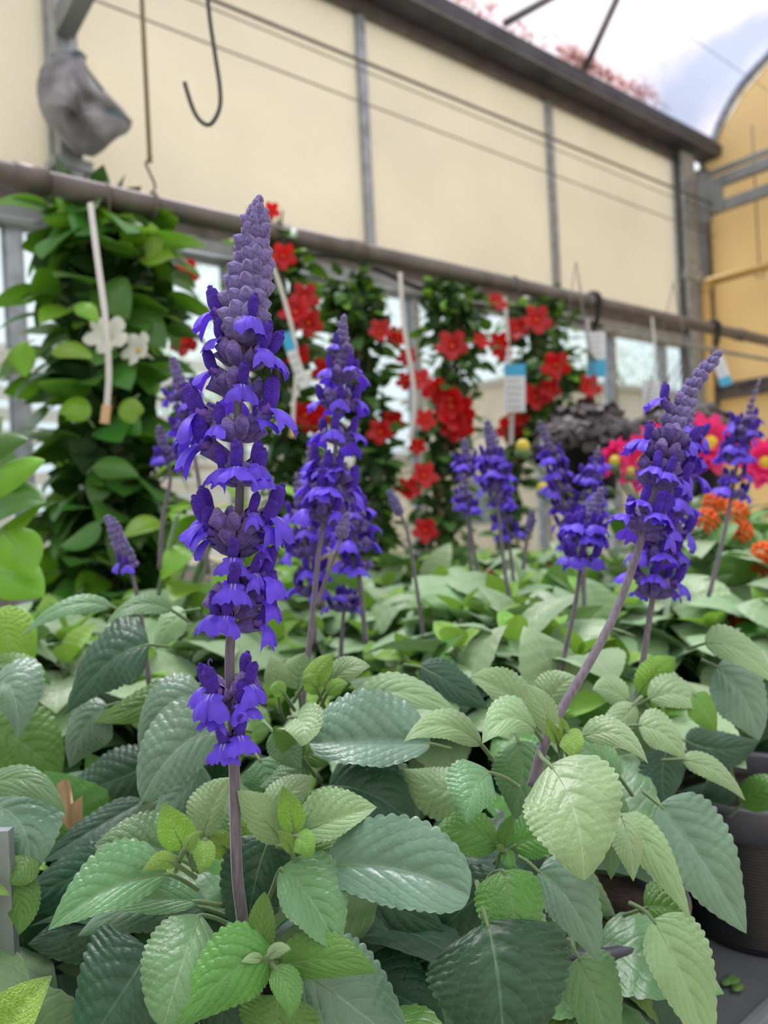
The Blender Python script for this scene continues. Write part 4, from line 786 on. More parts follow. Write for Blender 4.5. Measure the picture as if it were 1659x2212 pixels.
# hero leaves ------------------------------------------------------------------
H = hero
def lst(root, L):
    for l in L:
        k = l[6] if len(l) > 6 else {}; H(root, l[0], l[1], l[2], l[3], l[4], l[5], **k)
def D(t, d): return (t[0], t[1], d)
N_ = dict
lst(A, [
 ((362, 1888, .372), (225, 1900, .352), (104, 2010, .345), 20, 82, LM, N_(zl=-.55, zr=.30, pet=[(428, 1922, .385), (392, 1900, .378)])),
 ((430, 1946, .39), (310, 1938, .385), (212, 1952, .385), 14, 36, LM, N_(zr=.5)),
 ((445, 1962, .41), (300, 1925, .405), (168, 2022, .405), 42, 40, LB),
 ((385, 1852, .40), (290, 1808, .395), (203, 1828, .395), 16, 62, LM, N_(zr=.45)),
 ((398, 1832, .372), (372, 1790, .370), (352, 1733, .373), 38, 40, LY, N_(zl=-.1, zr=-.1)),
 ((397, 1836, .366), (412, 1812, .364), (437, 1795, .364), 14, 12, LY),
 ((442, 1812, .368), (450, 1845, .360), (431, 1888, .358), 20, 30, LY, N_(pet=[(420, 1880, .375), (412, 1855, .372)])),
 ((382, 1868, .366), (342, 1845, .358), (302, 1892, .355), 13, 18, LY, N_(zl=-.4)),
 ((438, 1806, .402), (455, 1742, .402), (498, 1680, .405), 58, 22, LP),
 ((505, 1842, .412), (532, 1800, .41), (555, 1752, .412), 42, 30, LY), ((500, 1842, .408), (468, 1818, .40), (448, 1795, .405), 26, 24, LY),
 ((520, 1830, .42), (498, 1780, .42), (490, 1735, .425), 40, 36, LP),
 ((612, 1820, .385), (560, 1752, .372), (512, 1708, .375), 34, 40, LP, N_(zl=-.3)),
 ((636, 1802, .376), (630, 1750, .374), (610, 1698, .378), 28, 27, LY, N_(zl=-.1, zr=-.1)),
 ((566, 1748, .42), (620, 1720, .42), (677, 1678, .42), 36, 26, LP),
 ((650, 1800, .380), (735, 1762, .372), (814, 1744, .374), 62, 22, LP, N_(zl=.45, zr=-.5)),
 ((640, 1806, .366), (664, 1812, .356), (672, 1856, .355), 22, 26, LY),
 ((632, 1845, .368), (622, 1812, .362), (600, 1795, .364), 12, 14, LY),
 ((640, 1830, .385), (715, 1850, .39), (790, 1832, .395), 26, 22, LG),
 ((584, 1808, .402), (540, 1900, .39), (530, 2062, .385), 74, 78, LD, N_(zl=.1, zr=.1, q=.06)),
 ((604, 1878, .372), (680, 1930, .356), (730, 2060, .345), 84, 24, LM, N_(zl=.2, zr=-.7, pet=[(560, 1980, .39), (585, 1930, .385)])),
 ((432, 1976, .362), (398, 2060, .335), (352, 2222, .325), 82, 88, LM, N_(zl=-.15, zr=.15, pet=[(520, 2010, .39), (470, 1985, .378)], eb=.5, ea=.5)),
 ((325, 2050, .375), (270, 2140, .36), (140, 2330, .35), 105, 125, LD, N_(q=.07)),
 ((592, 2064, .348), (510, 2060, .336), (380, 2225, .325), 62, 78, LG, N_(zl=-.25, zr=.35, q=.06)),
 ((566, 2060, .350), (562, 1990, .350), (572, 1926, .354), 29, 28, LG, N_(zl=-.1, zr=-.1, q=.07)),
 ((598, 2092, .350), (710, 2052, .340), (812, 2102, .338), 52, 30, LG, N_(zl=.35, zr=-.3)),
 ((592, 2088, .342), (632, 2130, .330), (626, 2204, .325), 32, 28, LG),
 ((568, 2070, .343), (545, 2066, .339), (521, 2078, .338), 8, 9, LP), ((576, 2068, .342), (600, 2045, .338), (628, 2050, .337), 13, 9, LP),
 ((648, 2098, .372), (740, 2150, .37), (900, 2290, .365), 95, 80, LB, N_(q=.03)),
 ((600, 2150, .345), (600, 2220, .34), (560, 2330, .335), 90, 80, LG),
 ((700, 1874, .372), (860, 1852, .352), (1014, 1938, .342), 100, 40, LB, N_(zl=.25, zr=-.6, q=.05, eb=.5)),
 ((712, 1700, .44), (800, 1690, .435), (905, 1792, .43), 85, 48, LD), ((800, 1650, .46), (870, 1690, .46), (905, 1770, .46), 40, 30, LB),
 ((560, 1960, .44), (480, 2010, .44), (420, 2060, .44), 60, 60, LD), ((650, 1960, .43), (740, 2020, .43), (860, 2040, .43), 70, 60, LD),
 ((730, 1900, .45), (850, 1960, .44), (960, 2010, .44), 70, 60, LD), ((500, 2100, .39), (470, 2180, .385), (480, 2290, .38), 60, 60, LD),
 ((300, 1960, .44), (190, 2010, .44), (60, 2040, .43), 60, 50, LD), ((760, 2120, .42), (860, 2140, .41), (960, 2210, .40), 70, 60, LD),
 ((250, 1860, .45), (140, 1900, .45), (20, 1960, .45), 60, 50, LD)])
lst(Bp, [
 ((1188, 1652, .385), (1258, 1735, .352), (1262, 1902, .345), 112, 98, LP, N_(zl=.12, zr=-.12, ea=.36, eb=.72, q=.05, pet=[(1165, 1625, .42), (1172, 1638, .40)])),
 ((1058, 1668, .398), (1015, 1690, .378), (1008, 1780, .372), 44, 62, LM, N_(zl=-.2, zr=.3, ea=.4, pet=[(1120, 1700, .42), (1090, 1680, .41)])),
 ((1078, 1826, .402), (1010, 1782, .395), (938, 1796, .394), 34, 42, LG), ((1084, 1830, .396), (1092, 1795, .394), (1105, 1760, .395), 17, 18, LG),
 ((1108, 1830, .397), (1160, 1795, .394), (1218, 1828, .39), 44, 24, LG), ((1092, 1836, .394), (1104, 1858, .388), (1104, 1884, .386), 15, 16, LG),
 ((1090, 1840, .393), (1080, 1828, .391), (1072, 1826, .391), 6, 6, LY),
 ((1086, 1880, .385), (1118, 1960, .365), (1120, 2122, .358), 68, 74, LG, N_(ea=.42, zl=.1, zr=.1, q=.04, pet=[(1040, 1930, .41), (1060, 1890, .40)])),
 ((1052, 1992, .362), (1085, 2100, .338), (1092, 2360, .325), 165, 140, LD, N_(q=.08, ea=.42, pet=[(1030, 1905, .40), (1040, 1950, .38)])),
 ((1162, 1882, .42), (1240, 1930, .41), (1292, 2078, .405), 75, 42, LB, N_(pet=[(1120, 1850, .43), (1140, 1862, .425)])),
 ((1338, 1758, .42), (1368, 1810, .405), (1368, 1904, .40), 34, 36, LP), ((1342, 1766, .43), (1425, 1830, .415), (1492, 1988, .41), 42, 34, LP, N_(zl=.3, zr=-.4)),
 ((1424, 1738, .455), (1510, 1840, .44), (1612, 2016, .43), 96, 55, LB, N_(zl=.2, zr=-.45, q=.06)),
 ((1410, 1986, .425), (1465, 2070, .405), (1540, 2290, .395), 82, 52, LP, N_(zl=.1, zr=-.3, pet=[(1360, 1950, .45), (1390, 1966, .44)])),
 ((1250, 2068, .42), (1285, 2140, .415), (1330, 2300, .41), 70, 58, LM), ((1392, 1962, .45), (1440, 1950, .445), (1498, 1992, .44), 46, 26, LG),
 ((1210, 1592, .425), (1165, 1520, .420), (1134, 1478, .425), 26, 34, LP, N_(q=.07)),
 ((1146, 1545, .46), (1085, 1480, .452), (1016, 1462, .45), 20, 48, LP, N_(zl=-.6)), ((1172, 1530, .49), (1205, 1475, .485), (1246, 1462, .485), 42, 24, LP),
 ((1256, 1590, .42), (1345, 1560, .405), (1400, 1650, .40), 34, 18, LP, N_(zr=-.6)), ((1224, 1580, .40), (1244, 1600, .390), (1240, 1644, .386), 26, 28, LY),
 ((1206, 1606, .41), (1196, 1580, .405), (1180, 1550, .405), 12, 12, LY), ((1218, 1600, .405), (1222, 1570, .40), (1210, 1548, .40), 10, 12, LY),
 ((1040, 1608, .43), (955, 1530, .415), (872, 1602, .405), 16, 34, LP, N_(zl=-.8)), ((1158, 1578, .42), (1098, 1512, .41), (1042, 1606, .40), 18, 44, LP, N_(zl=-.6)),
 ((930, 1606, .445), (790, 1600, .44), (668, 1606, .44), 16, 102, LB, N_(zl=-.6, zr=.4, q=.06, eb=.55)),
 ((760, 1535, .50), (850, 1450, .49), (995, 1550, .485), 40, 24, LP, N_(zr=-.6)), ((905, 1440, .53), (975, 1470, .52), (1055, 1532, .52), 36, 34, LD),
 ((1120, 1600, .47), (1140, 1680, .46), (1110, 1770, .46), 60, 60, LM), ((1180, 1850, .47), (1240, 1900, .465), (1330, 1980, .46), 50, 46, LM),
 ((1090, 1900, .45), (980, 1960, .45), (900, 2080, .45), 60, 60, LD), ((1020, 1700, .45), (930, 1720, .45), (870, 1660, .45), 50, 40, LP),
 ((1340, 1680, .47), (1280, 1620, .47), (1225, 1600, .47), 50, 40, LM), ((1300, 1700, .45), (1330, 1780, .44), (1320, 1900, .44), 44, 44, LM)])
lst(Cp, [
 ((1378, 1566, .50), (1435, 1570, .49), (1482, 1642, .485), 42, 28, LP), ((1474, 1640, .51), (1555, 1650, .50), (1610, 1730, .495), 24, 20, LP),
 ((1522, 1390, .56), (1600, 1380, .54), (1690, 1490, .53), 44, 26, LP, N_(zr=-.5)), ((1548, 1440, .57), (1620, 1500, .56), (1640, 1600, .555), 70, 60, LB, N_(q=.06)),
 ((1500, 1500, .53), (1530, 1540, .52), (1548, 1580, .52), 30, 34, LG, N_(flip=True)), ((1380, 1500, .56), (1420, 1440, .55), (1460, 1420, .55), 30, 26, LY),
 ((1400, 1510, .54), (1470, 1480, .53), (1530, 1540, .525), 40, 20, LP, N_(zr=-.5)), ((1360, 1515, .54), (1320, 1480, .54), (1280, 1490, .535), 20, 34, LP, N_(zl=-.5)),
 ((1370, 1520, .53), (1340, 1560, .52), (1290, 1590, .515), 26, 26, LP), ((1600, 1740, .62), (1660, 1690, .6), (1720, 1700, .6), 30, 30, LG), ((1440, 1620, .55), (1420, 1680, .54), (1440, 1740, .53), 46, 46, LD),
 ((1480, 1600, .6), (1560, 1640, .6), (1640, 1600, .6), 40, 30, LD)])
lst(Dp, [
 ((500, 1572, .47), (385, 1572, .455), (306, 1730, .445), 50, 88, LB, N_(zl=-.4, zr=.35, eb=.6)), ((436, 1500, .50), (340, 1500, .49), (300, 1625, .49), 50, 56, LB),
 ((322, 1392, .53), (235, 1400, .52), (138, 1545, .515), 50, 78, LD, N_(q=.06)), ((232, 1525, .56), (170, 1560, .55), (150, 1660, .55), 55, 50, LB),
 ((372, 1318, .58), (290, 1278, .57), (226, 1352, .56), 16, 20, LM, N_(zl=-1.0, zr=.6)), ((240, 1310, .60), (140, 1280, .59), (48, 1372, .58), 16, 20, LM, N_(zl=-1.0, zr=.6)),
 ((400, 1320, .60), (360, 1340, .59), (335, 1402, .585), 32, 30, LP), ((420, 1480, .56), (330, 1520, .55), (200, 1560, .55), 30, 40, LG),
 ((310, 1732, .52), (200, 1790, .50), (88, 1862, .49), 18, 32, LD, N_(zl=-1.2)), ((470, 1600, .53), (420, 1700, .53), (330, 1800, .53), 60, 60, LD), ((330, 1650, .57), (230, 1700, .57), (130, 1720, .57), 60, 60, LD),
 ((430, 1650, .50), (400, 1720, .495), (330, 1770, .49), 50, 50, LB)])
lst(LEFTP, [
 ((-20, 1490, .52), (40, 1440, .51), (40, 1596, .50), 66, 50, LB), ((-60, 1720, .44), (60, 1630, .43), (142, 1758, .425), 26, 26, LM, N_(zr=-.8)),
 ((-20, 1740, .45), (80, 1760, .43), (60, 1900, .425), 80, 70, LB), ((60, 1840, .43), (60, 1870, .42), (20, 1910, .415), 34, 34, LG), ((-30, 1440, .57), (60, 1420, .56), (110, 1480, .56), 24, 20, LG),
 ((20, 1900, .42), (60, 1950, .42), (40, 2020, .41), 40, 40, LG), ((-40, 1560, .58), (60, 1600, .58), (130, 1680, .58), 70, 70, LG), ((-30, 1330, .6), (30, 1360, .6), (40, 1460, .6), 50, 40, LY),
 ((40, 1960, .46), (40, 2060, .46), (100, 2150, .46), 70, 60, LD)])
lst(Ep, [
 ((640, 1548, .44), (668, 1560, .425), (652, 1612, .42), 44, 52, LP, N_(ea=.38, cup=.2)), ((600, 1495, .50), (596, 1450, .495), (585, 1418, .50), 24, 28, LP), ((645, 1490, .52), (640, 1450, .52), (660, 1410, .52), 42, 34, LP),
 ((655, 1480, .49), (690, 1440, .485), (720, 1412, .49), 22, 26, LY), ((700, 1490, .50), (745, 1430, .49), (800, 1440, .49), 30, 22, LP), ((690, 1500, .49), (672, 1460, .48), (650, 1470, .478), 18, 18, LY),
 ((705, 1500, .485), (725, 1470, .48), (752, 1478, .475), 14, 16, LY), ((615, 1500, .48), (600, 1480, .475), (580, 1490, .472), 14, 16, LY), ((590, 1580, .46), (620, 1620, .455), (650, 1660, .45), 34, 30, LM),
 ((655, 1640, .47), (690, 1610, .465), (735, 1630, .46), 34, 24, LG), ((655, 1640, .46), (620, 1600, .455), (590, 1570, .45), 20, 24, LG), ((560, 1640, .48), (590, 1690, .47), (570, 1750, .47), 60, 50, LM), ((660, 1650, .47), (620, 1690, .47), (560, 1700, .47), 34, 30, LM)])
# leafy mass under and behind the hero leaves
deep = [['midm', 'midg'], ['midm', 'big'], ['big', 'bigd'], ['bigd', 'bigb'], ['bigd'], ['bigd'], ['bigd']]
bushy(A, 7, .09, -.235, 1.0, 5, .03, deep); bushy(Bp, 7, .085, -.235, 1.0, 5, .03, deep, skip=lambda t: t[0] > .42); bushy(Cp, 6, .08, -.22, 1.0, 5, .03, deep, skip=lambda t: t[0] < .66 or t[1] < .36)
bushy(Dp, 9, .12, -.20, 1.1, 5, .04); bushy(Ep, 10, .12, -.17, 1.0, 5, .03); bushy(LEFTP, 7, .11, -.17, 1.1, 5, .05)
for t in rows:
    if t is LEFTP: continue
    bushy(t, 13, .13, -.115 + (.02 if t.location[0] > .9 else 0), 1.08, 5, .045, [['yng'], ['yng', 'mid', 'pal'], ['pal', 'mid', 'midg'], ['pal', 'pal', 'bigb'], ['big', 'bigd'], ['bigd']])
# dry leaf and debris
t = thing('dry_leaf', P(150, 1720, .53), 'beige dry papery leaf standing between the dark leaves at the left', 'leaf'); o = np.array(t.location)
V = [P(x, y, d) - o for x, y, d in ((122, 1695, .53), (140, 1680, .52), (152, 1690, .535), (158, 1735, .52), (178, 1718, .53), (180, 1790, .54), (150, 1800, .525), (126, 1760, .54), (150, 1740, .515))]
put('dry_blade', mesh('blade', V, [(i, (i + 1) % 8, 8) for i in range(8)], [DEAD], True), t)
p = RP(1650, 2052, 2, Z + TZ + .003)
for i, (px, py, m_, lab) in enumerate(((1650, 2040, PINK, 'pink fallen petal scrap on the bench beside the right pot'), (1585, 2122, LG, 'small green leaf scrap lying on the grey bench'))):
    p = RP(px, py, 2, Z + TZ + .002); t = thing('fallen_petal' if i == 0 else 'leaf_scrap', p, lab, 'petal' if i == 0 else 'leaf'); s = B()
    for k_ in range(4):
        a = k_ * 1.3; s.ell((.006 * math.cos(a) * k_ * .5, .006 * math.sin(a) * k_ * .5, .0015), (.007, .004, .0015), 8, 4, jit=.2)
    put('scrap', s.mesh('scrap', [m_], uv=True), t)

# ------------------------------------------------------------------ vines with trumpet flowers
def trumpet_mesh(R, mp, mc, seed=0):
    s = B(); V = []; U = []; nr, na = 6, 40
    for i in range(nr + 1):
        f = i / nr; r = R * (.10 + .90 * f)
        for j in range(na):
            a = 2 * math.pi * j / na; lob = abs(math.cos(a * 2.5)) ** .6; rr_ = r * (1 - (1 - lob) * .42 * f ** 2); z = R * (.55 * f ** .5 - .12 * f ** 3) + R * .10 * math.sin(a * 5 + .8) * f ** 2
            V.append((rr_ * math.cos(a + .25 * f), rr_ * math.sin(a + .25 * f), z)); U.append((f, j / na))
    s.add(V, [(i * na + j, i * na + (j + 1) % na, (i + 1) * na + (j + 1) % na, (i + 1) * na + j) for i in range(nr) for j in range(na)], 0)
    s.tube([(0, 0, -R * .9), (0, 0, -R * .3), (0, 0, R * .2)], [R * .07, R * .10, R * .13], 8, 0)
    s.ell((0, 0, R * .22), (R * .15, R * .15, R * .09), 8, 4, 1)
    return s.mesh('flower', [mp, mc])
VL = [leaf_mesh(.10, .034, LMAN, .7, .15, nu=12, nh=3, teeth=0, ta=0, quilt=.02, ea=.5, eb=.85, nvein=7), leaf_mesh(.088, .031, LMAN, 1.1, .1, nu=12, nh=3, teeth=0, ta=0, quilt=.02, ea=.5, eb=.85)]
VLY = [leaf_mesh(.065, .024, LMANY, .8, .25, nu=12, nh=3, teeth=0, ta=0, quilt=.02, ea=.5, eb=.85)]
VS = [leaf_mesh(.048, .015, LSM, .7, .2, nu=8, nh=2, teeth=0, ta=0, quilt=.02, ea=.5, eb=.85), leaf_mesh(.042, .014, LSM, 1.1, .1, nu=8, nh=2, teeth=0, ta=0, quilt=.02, ea=.5, eb=.85)]
VSY = [leaf_mesh(.034, .011, LMANY, .5, .3, nu=8, nh=2, teeth=0, ta=0, quilt=.02, ea=.5, eb=.85)]
FR = [trumpet_mesh(.029, RED, REDC)]; FWH = [trumpet_mesh(.030, WHI, YEL)]
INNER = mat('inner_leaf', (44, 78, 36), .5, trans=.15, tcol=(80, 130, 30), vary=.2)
def vine(label, prof, n, leaves, young, flowers, fmesh, nstem=4, inner=420, lsize=.05):
    """prof: picture outline rows (row, x centre, half width, distance) from top to foot; flowers: (x, y) picked out."""
    top = P(prof[0][1], prof[0][0], prof[0][3]); rowsP = [(P(c, y, d), w * d / F) for y, c, w, d in prof]
    foot = rowsP[-1][0].copy(); foot[2] = .0
    t = thing('flowering_vine', (foot[0], foot[1], .0), label, 'vine'); o = np.array(t.location)
    # tall pot on the floor
    s = B(); s.lathe([(0, 0), (.10, 0), (.13, .26), (.14, .26), (.14, .28), (.125, .28), (.12, .24), (0, .24)], 24); put('pot', s.mesh('pot', [PLASTIC]), t)
    line = spline([np.array([foot[0], foot[1], .24])] + [r[0] for r in rowsP[::-1]], 6)
    for k_ in range(nstem):
        a0 = k_ * 2 * math.pi / nstem; s = B()
        s.tube([q - o + np.array([math.cos(a0 + i * .35), math.sin(a0 + i * .35), 0]) * .022 for i, q in enumerate(line)], .0028, 5); put('stem', s.mesh('stem', [STEMB]), t)
    s = B(); s.tube([q - o for q in line[:-2]], .005, 6); put('support_cane', s.mesh('cane', [mat('bamboo_cane', (150, 135, 95), .6)]), t)
    for i in range(n):
        u = (i + random.random()) / n; k_ = u * (len(rowsP) - 1); j = min(int(k_), len(rowsP) - 2); f = k_ - j
        c = rowsP[j][0] * (1 - f) + rowsP[j + 1][0] * f; w = rowsP[j][1] * (1 - f) + rowsP[j + 1][1] * f
        a = random.uniform(0, 2 * math.pi); rr_ = w * random.uniform(.35, 1.0) * .82; h = np.array([math.cos(a), math.sin(a), 0]); p = c + h * rr_ - o + np.array([0, 0, random.uniform(-.02, .02)])
        dd = h * .8 + np.array([random.uniform(-.4, .4), random.uniform(-.4, .4), random.uniform(-.5, .5)])
        yg = random.random() < (.55 if u < .25 else .12)
        put('leaf', random.choice(young if yg else leaves), t, mw=frame(dd, np.array([0, 0, .9]) + h * .5, p, random.uniform(.75, 1.15), random.uniform(-.6, .6)))
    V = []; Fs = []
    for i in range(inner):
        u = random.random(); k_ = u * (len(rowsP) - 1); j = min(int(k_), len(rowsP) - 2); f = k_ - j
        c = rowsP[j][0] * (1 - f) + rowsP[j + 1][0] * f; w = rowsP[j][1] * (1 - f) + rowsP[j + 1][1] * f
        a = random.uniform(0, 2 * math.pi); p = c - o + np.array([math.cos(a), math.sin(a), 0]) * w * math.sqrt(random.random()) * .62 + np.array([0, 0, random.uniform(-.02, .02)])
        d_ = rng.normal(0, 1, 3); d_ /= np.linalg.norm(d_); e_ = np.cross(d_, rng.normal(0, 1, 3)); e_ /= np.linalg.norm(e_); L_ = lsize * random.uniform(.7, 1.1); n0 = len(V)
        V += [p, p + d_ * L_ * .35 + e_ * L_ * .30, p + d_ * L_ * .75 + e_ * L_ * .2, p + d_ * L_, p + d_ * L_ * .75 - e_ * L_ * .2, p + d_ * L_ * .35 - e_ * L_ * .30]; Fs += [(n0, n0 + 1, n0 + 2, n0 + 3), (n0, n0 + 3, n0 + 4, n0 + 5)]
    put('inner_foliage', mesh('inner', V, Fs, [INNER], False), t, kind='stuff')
    for fx, fy, *r in flowers:
        k_ = None; yy = [q[0] for q in prof]; d = float(np.interp(fy, yy, [q[3] for q in prof])); w = float(np.interp(fy, yy, [q[2] for q in prof])) * d / F; cxx = float(np.interp(fy, yy, [q[1] for q in prof]))
        off = min(1, abs(fx - cxx) * d / F / max(w, .01)); dep = d - w * math.sqrt(max(0, 1 - off ** 2)) * .95 - .01
        p = P(fx, fy, dep) - o; dirv = -FW + RT * random.uniform(-.6, .6) + UPV * random.uniform(-.5, .5); sc_ = r[0] if r else 1.0
        dz = dirv / np.linalg.norm(dirv); fxm = frame(np.cross(dz, (0, 0, 1)), dz, p, sc_)
        if fmesh: put('flower', random.choice(fmesh), t, mw=fxm)
    return t
lv = vine('tall green vine with broad leaves and white trumpet flowers at the left', [(478, 190, 40, 1.34), (505, 215, 95, 1.34), (560, 235, 125, 1.34), (700, 240, 150, 1.33), (850, 245, 145, 1.32), (1000, 250, 130, 1.31), (1120, 230, 105, 1.30), (1260, 250, 130, 1.28), (1400, 260, 130, 1.28)], 298, VL, VLY, [(236, 735, 1.2), (305, 760, 1.0), (8, 790)], FWH, inner=500, lsize=.085)
# a few sprigs at its crown
v2 = vine('dark red-flowered vine partly hidden behind the tallest flower spike', [(505, 590, 35, 1.52), (560, 580, 95, 1.52), (680, 610, 90, 1.52), (800, 600, 90, 1.52), (950, 640, 80, 1.52), (1100, 620, 70, 1.52), (1250, 600, 70, 1.5)], 295, VS, VSY,
          [(585, 455, .6), (610, 555, .9), (410, 590, 1.0), (640, 680, 1.1), (665, 700, 1.0), (655, 645, 1), (405, 745, 1.1), (545, 765, 1), (650, 775, .9), (705, 800, 1.0), (745, 805, .9), (660, 895, 1.1), (690, 905, 1.1), (560, 640, .9)], FR)
v3 = vine('red-flowered vine just right of the mid-sized violet spike', [(610, 740, 50, 1.66), (660, 760, 85, 1.66), (760, 775, 80, 1.66), (880, 780, 65, 1.66), (1000, 800, 60, 1.66), (1120, 800, 70, 1.65), (1240, 800, 80, 1.64)], 295, VS, VSY,
          [(820, 718, .9), (855, 728, .9), (880, 775, .8), (822, 935, 1.0), (852, 912, 1.0), (905, 825, 1.0), (878, 1060, 1), (912, 1030, 1.1), (915, 910, .9), (918, 1148, 1.0), (900, 962, .7), (878, 826, .8)], FR)
v4 = vine('fullest red-flowered vine in the middle, below the black sagging cable', [(625, 955, 25, 1.86), (660, 985, 90, 1.86), (760, 985, 80, 1.86), (880, 975, 75, 1.86), (1000, 960, 65, 1.85), (1120, 950, 75, 1.85), (1240, 950, 85, 1.84)], 295, VS, VSY,
          [(976, 752, 1.35), (942, 838, 1.15), (975, 862, 1.2), (1000, 890, 1.3), (968, 905, 1.4), (1005, 930, 1.0), (985, 925, 1.2), (1035, 740, .8), (1080, 740, .9), (1068, 657, 1.0), (975, 880, 1.3)], FR)
v5 = vine('red-flowered vine spreading beneath the blue and white tag', [(652, 1180, 30, 2.05), (690, 1160, 95, 2.05), (780, 1170, 110, 2.05), (840, 1190, 90, 2.05), (880, 1150, 40, 2.05), (1000, 1110, 35, 2.02), (1200, 1100, 50, 2.0)], 295, VS, VSY,
          [(1155, 695, 1.4), (1120, 715, 1.2), (1200, 788, 1.3), (1152, 860, 1.3), (1190, 840, 1.0), (1268, 838, 1.2), (1100, 925, 1.3), (1115, 900, 1.2), (1082, 760, 1)], FR)
lp_ = thing('lime_leaved_plant', (.33, .985, Z + TZ + .0005), 'bright lime-green leafy plant glimpsed between the spikes left of the tallest spike', 'plant'); pot(lp_, full=False); o = np.array(lp_.location)
for i in range(46):
    tip = P(random.uniform(335, 640), random.uniform(1100, 1290) if random.random() < .75 else random.uniform(960, 1100), random.uniform(.9, 1.12))
    if i % 6 == 0: s = B(); s.tube([(0, 0, .11), (tip - o) * .5 + [0, 0, .03], tip - o], .003, 5); put('stem', s.mesh('stem', [STEMG]), lp_)
    put('leaf', random.choice(VLY), lp_, mw=frame(rng.normal(0, 1, 3) * (1, 1, .5), (0, 0, 1), tip - o, random.uniform(.7, 1.05), random.uniform(-.5, .5)))
# fresh lime leaved vine at the left edge
v6 = thing('lime_leaved_vine', (-.02, .84, Z + TZ + .0005), 'bright lime-green large-leaved vine reaching in at the left edge', 'vine'); o = np.array(v6.location)
pot(v6, full=False)
for k_ in range(3): s = B(); s.tube([np.array([0, 0, .11]) + np.array([.01 * k_, 0, 0]), P(-70 + 20 * k_, 1400, .80) - o, P(-40 + 20 * k_, 900, .82) - o], .003, 6); put('stem', s.mesh('stem', [STEMG]), v6)
for l in [((-60, 985, .80), (0, 930, .79), (62, 950, .78), 26, 40, LMAN), ((-60, 1075, .80), (20, 1000, .78), (98, 995, .77), 34, 40, LMANY), ((-50, 1130, .80), (20, 1060, .77), (100, 1085, .76), 60, 30, LMAN), ((-30, 1180, .8), (20, 1150, .78), (98, 1080, .78), 20, 20, LMANY),
          ((10, 1150, .78), (50, 1190, .77), (65, 1245, .765), 48, 46, LMANY), ((-30, 1230, .8), (40, 1240, .78), (95, 1290, .78), 50, 40, LMANY), ((-60, 1180, .82), (0, 1230, .82), (20, 1300, .81), 60, 50, LMAN), ((30, 750, 1.2), (50, 770, 1.2), (52, 815, 1.19), 30, 26, LMANY),
          ((-40, 1350, .66), (20, 1340, .65), (60, 1470, .65), 60, 50, LMANY), ((-10, 1440, .7), (50, 1450, .7), (90, 1500, .7), 40, 34, LMANY), ((-60, 960, .9), (-10, 1010, .9), (10, 1060, .9), 50, 40, LMAN)]:
    H(v6, *l, teeth=0, ta=0, ea=.5, eb=.85, pr=.0012, q=.02)
# left leaves against the light near the crown of the white-flowered vine
for l in [((175, 520, 1.28), (130, 430, 1.27), (118, 470, 1.27), 20, 30, LMANY), ((190, 480, 1.29), (150, 440, 1.28), (120, 425, 1.28), 22, 22, LMANY), ((180, 510, 1.27), (130, 470, 1.26), (100, 535, 1.25), 26, 30, LMAN), ((200, 500, 1.27), (215, 450, 1.26), (240, 480, 1.26), 30, 24, LMANY),
          ((210, 505, 1.28), (260, 470, 1.27), (310, 490, 1.26), 22, 16, LMAN), ((320, 560, 1.25), (320, 500, 1.25), (325, 480, 1.25), 10, 30, LMANY), ((300, 560, 1.26), (340, 540, 1.25), (378, 555, 1.25), 30, 24, LMANY),
          ((290, 860, 1.16), (270, 890, 1.15), (290, 915, 1.15), 30, 28, LMANY), ((190, 905, 1.17), (150, 860, 1.16), (128, 895, 1.15), 26, 30, LMANY), ((160, 660, 1.16), (190, 660, 1.15), (212, 700, 1.15), 22, 16, LMANY), ((110, 760, 1.16), (150, 740, 1.15), (200, 775, 1.14), 26, 20, LMANY),
          ((200, 1010, 1.15), (240, 990, 1.14), (300, 1030, 1.13), 24, 26, LMAN), ((60, 740, 1.16), (40, 760, 1.16), (55, 815, 1.16), 26, 26, LMANY), ((215, 1130, 1.12), (180, 1170, 1.11), (130, 1180, 1.1), 24, 22, LMAN)]:
    H(lv, *l, teeth=0, ta=0, ea=.5, eb=.85, pr=.0012, q=.02)

# ------------------------------------------------------------------ drip straps and tags hanging from the rail
def strap(pts, w, label, end=None):
    p0 = P(*pts[0]); t = thing('hanging_strap', p0, label, 'strap'); o = np.array(t.location); s = B(); L_ = spline([P(*p) - o for p in pts], 6)
    for a, b2 in zip(L_[:-1], L_[1:]): s.beam(a, b2 + (b2 - a) * .05, w, .0015, up=tuple(FW))
    put('strap_band', s.mesh('band', [WHP], False), t)
    if end: s = B(); s.beam(P(*end[0]) - o, P(*end[1]) - o, w * 1.4, .006, up=tuple(FW)); put('strap_end', s.mesh('end', [mat('tan_clip', (205, 170, 130), .7)], False), t)
strap([(195, 438, 1.15), (212, 570, 1.12), (228, 690, 1.10), (235, 800, 1.10), (231, 880, 1.10)], .0085, 'white plastic strap hanging in front of the white-flowered vine', ((231, 875, 1.1), (226, 915, 1.1)))
strap([(584, 560, 1.36), (612, 640, 1.36), (640, 760, 1.36), (634, 880, 1.36), (632, 930, 1.36)], .007, 'white strap with a narrow tag, just right of the tallest spike', ((633, 920, 1.36), (632, 945, 1.36)))
strap([(864, 588, 1.60), (872, 700, 1.60), (893, 830, 1.60), (893, 900, 1.6), (885, 950, 1.6)], .009, 'bent white strap hanging between the two middle red vines')
strap([(1090, 640, 1.90), (1098, 760, 1.90), (1106, 860, 1.90), (1104, 960, 1.9)], .011, 'broad white strap carrying the large blue and white tag')
strap([(1268, 690, 2.05), (1270, 730, 2.05)], .009, 'short white strap beside the thick black hook'); strap([(1408, 684, 2.26), (1420, 800, 2.26)], .007, 'faint white strap near the far windows')
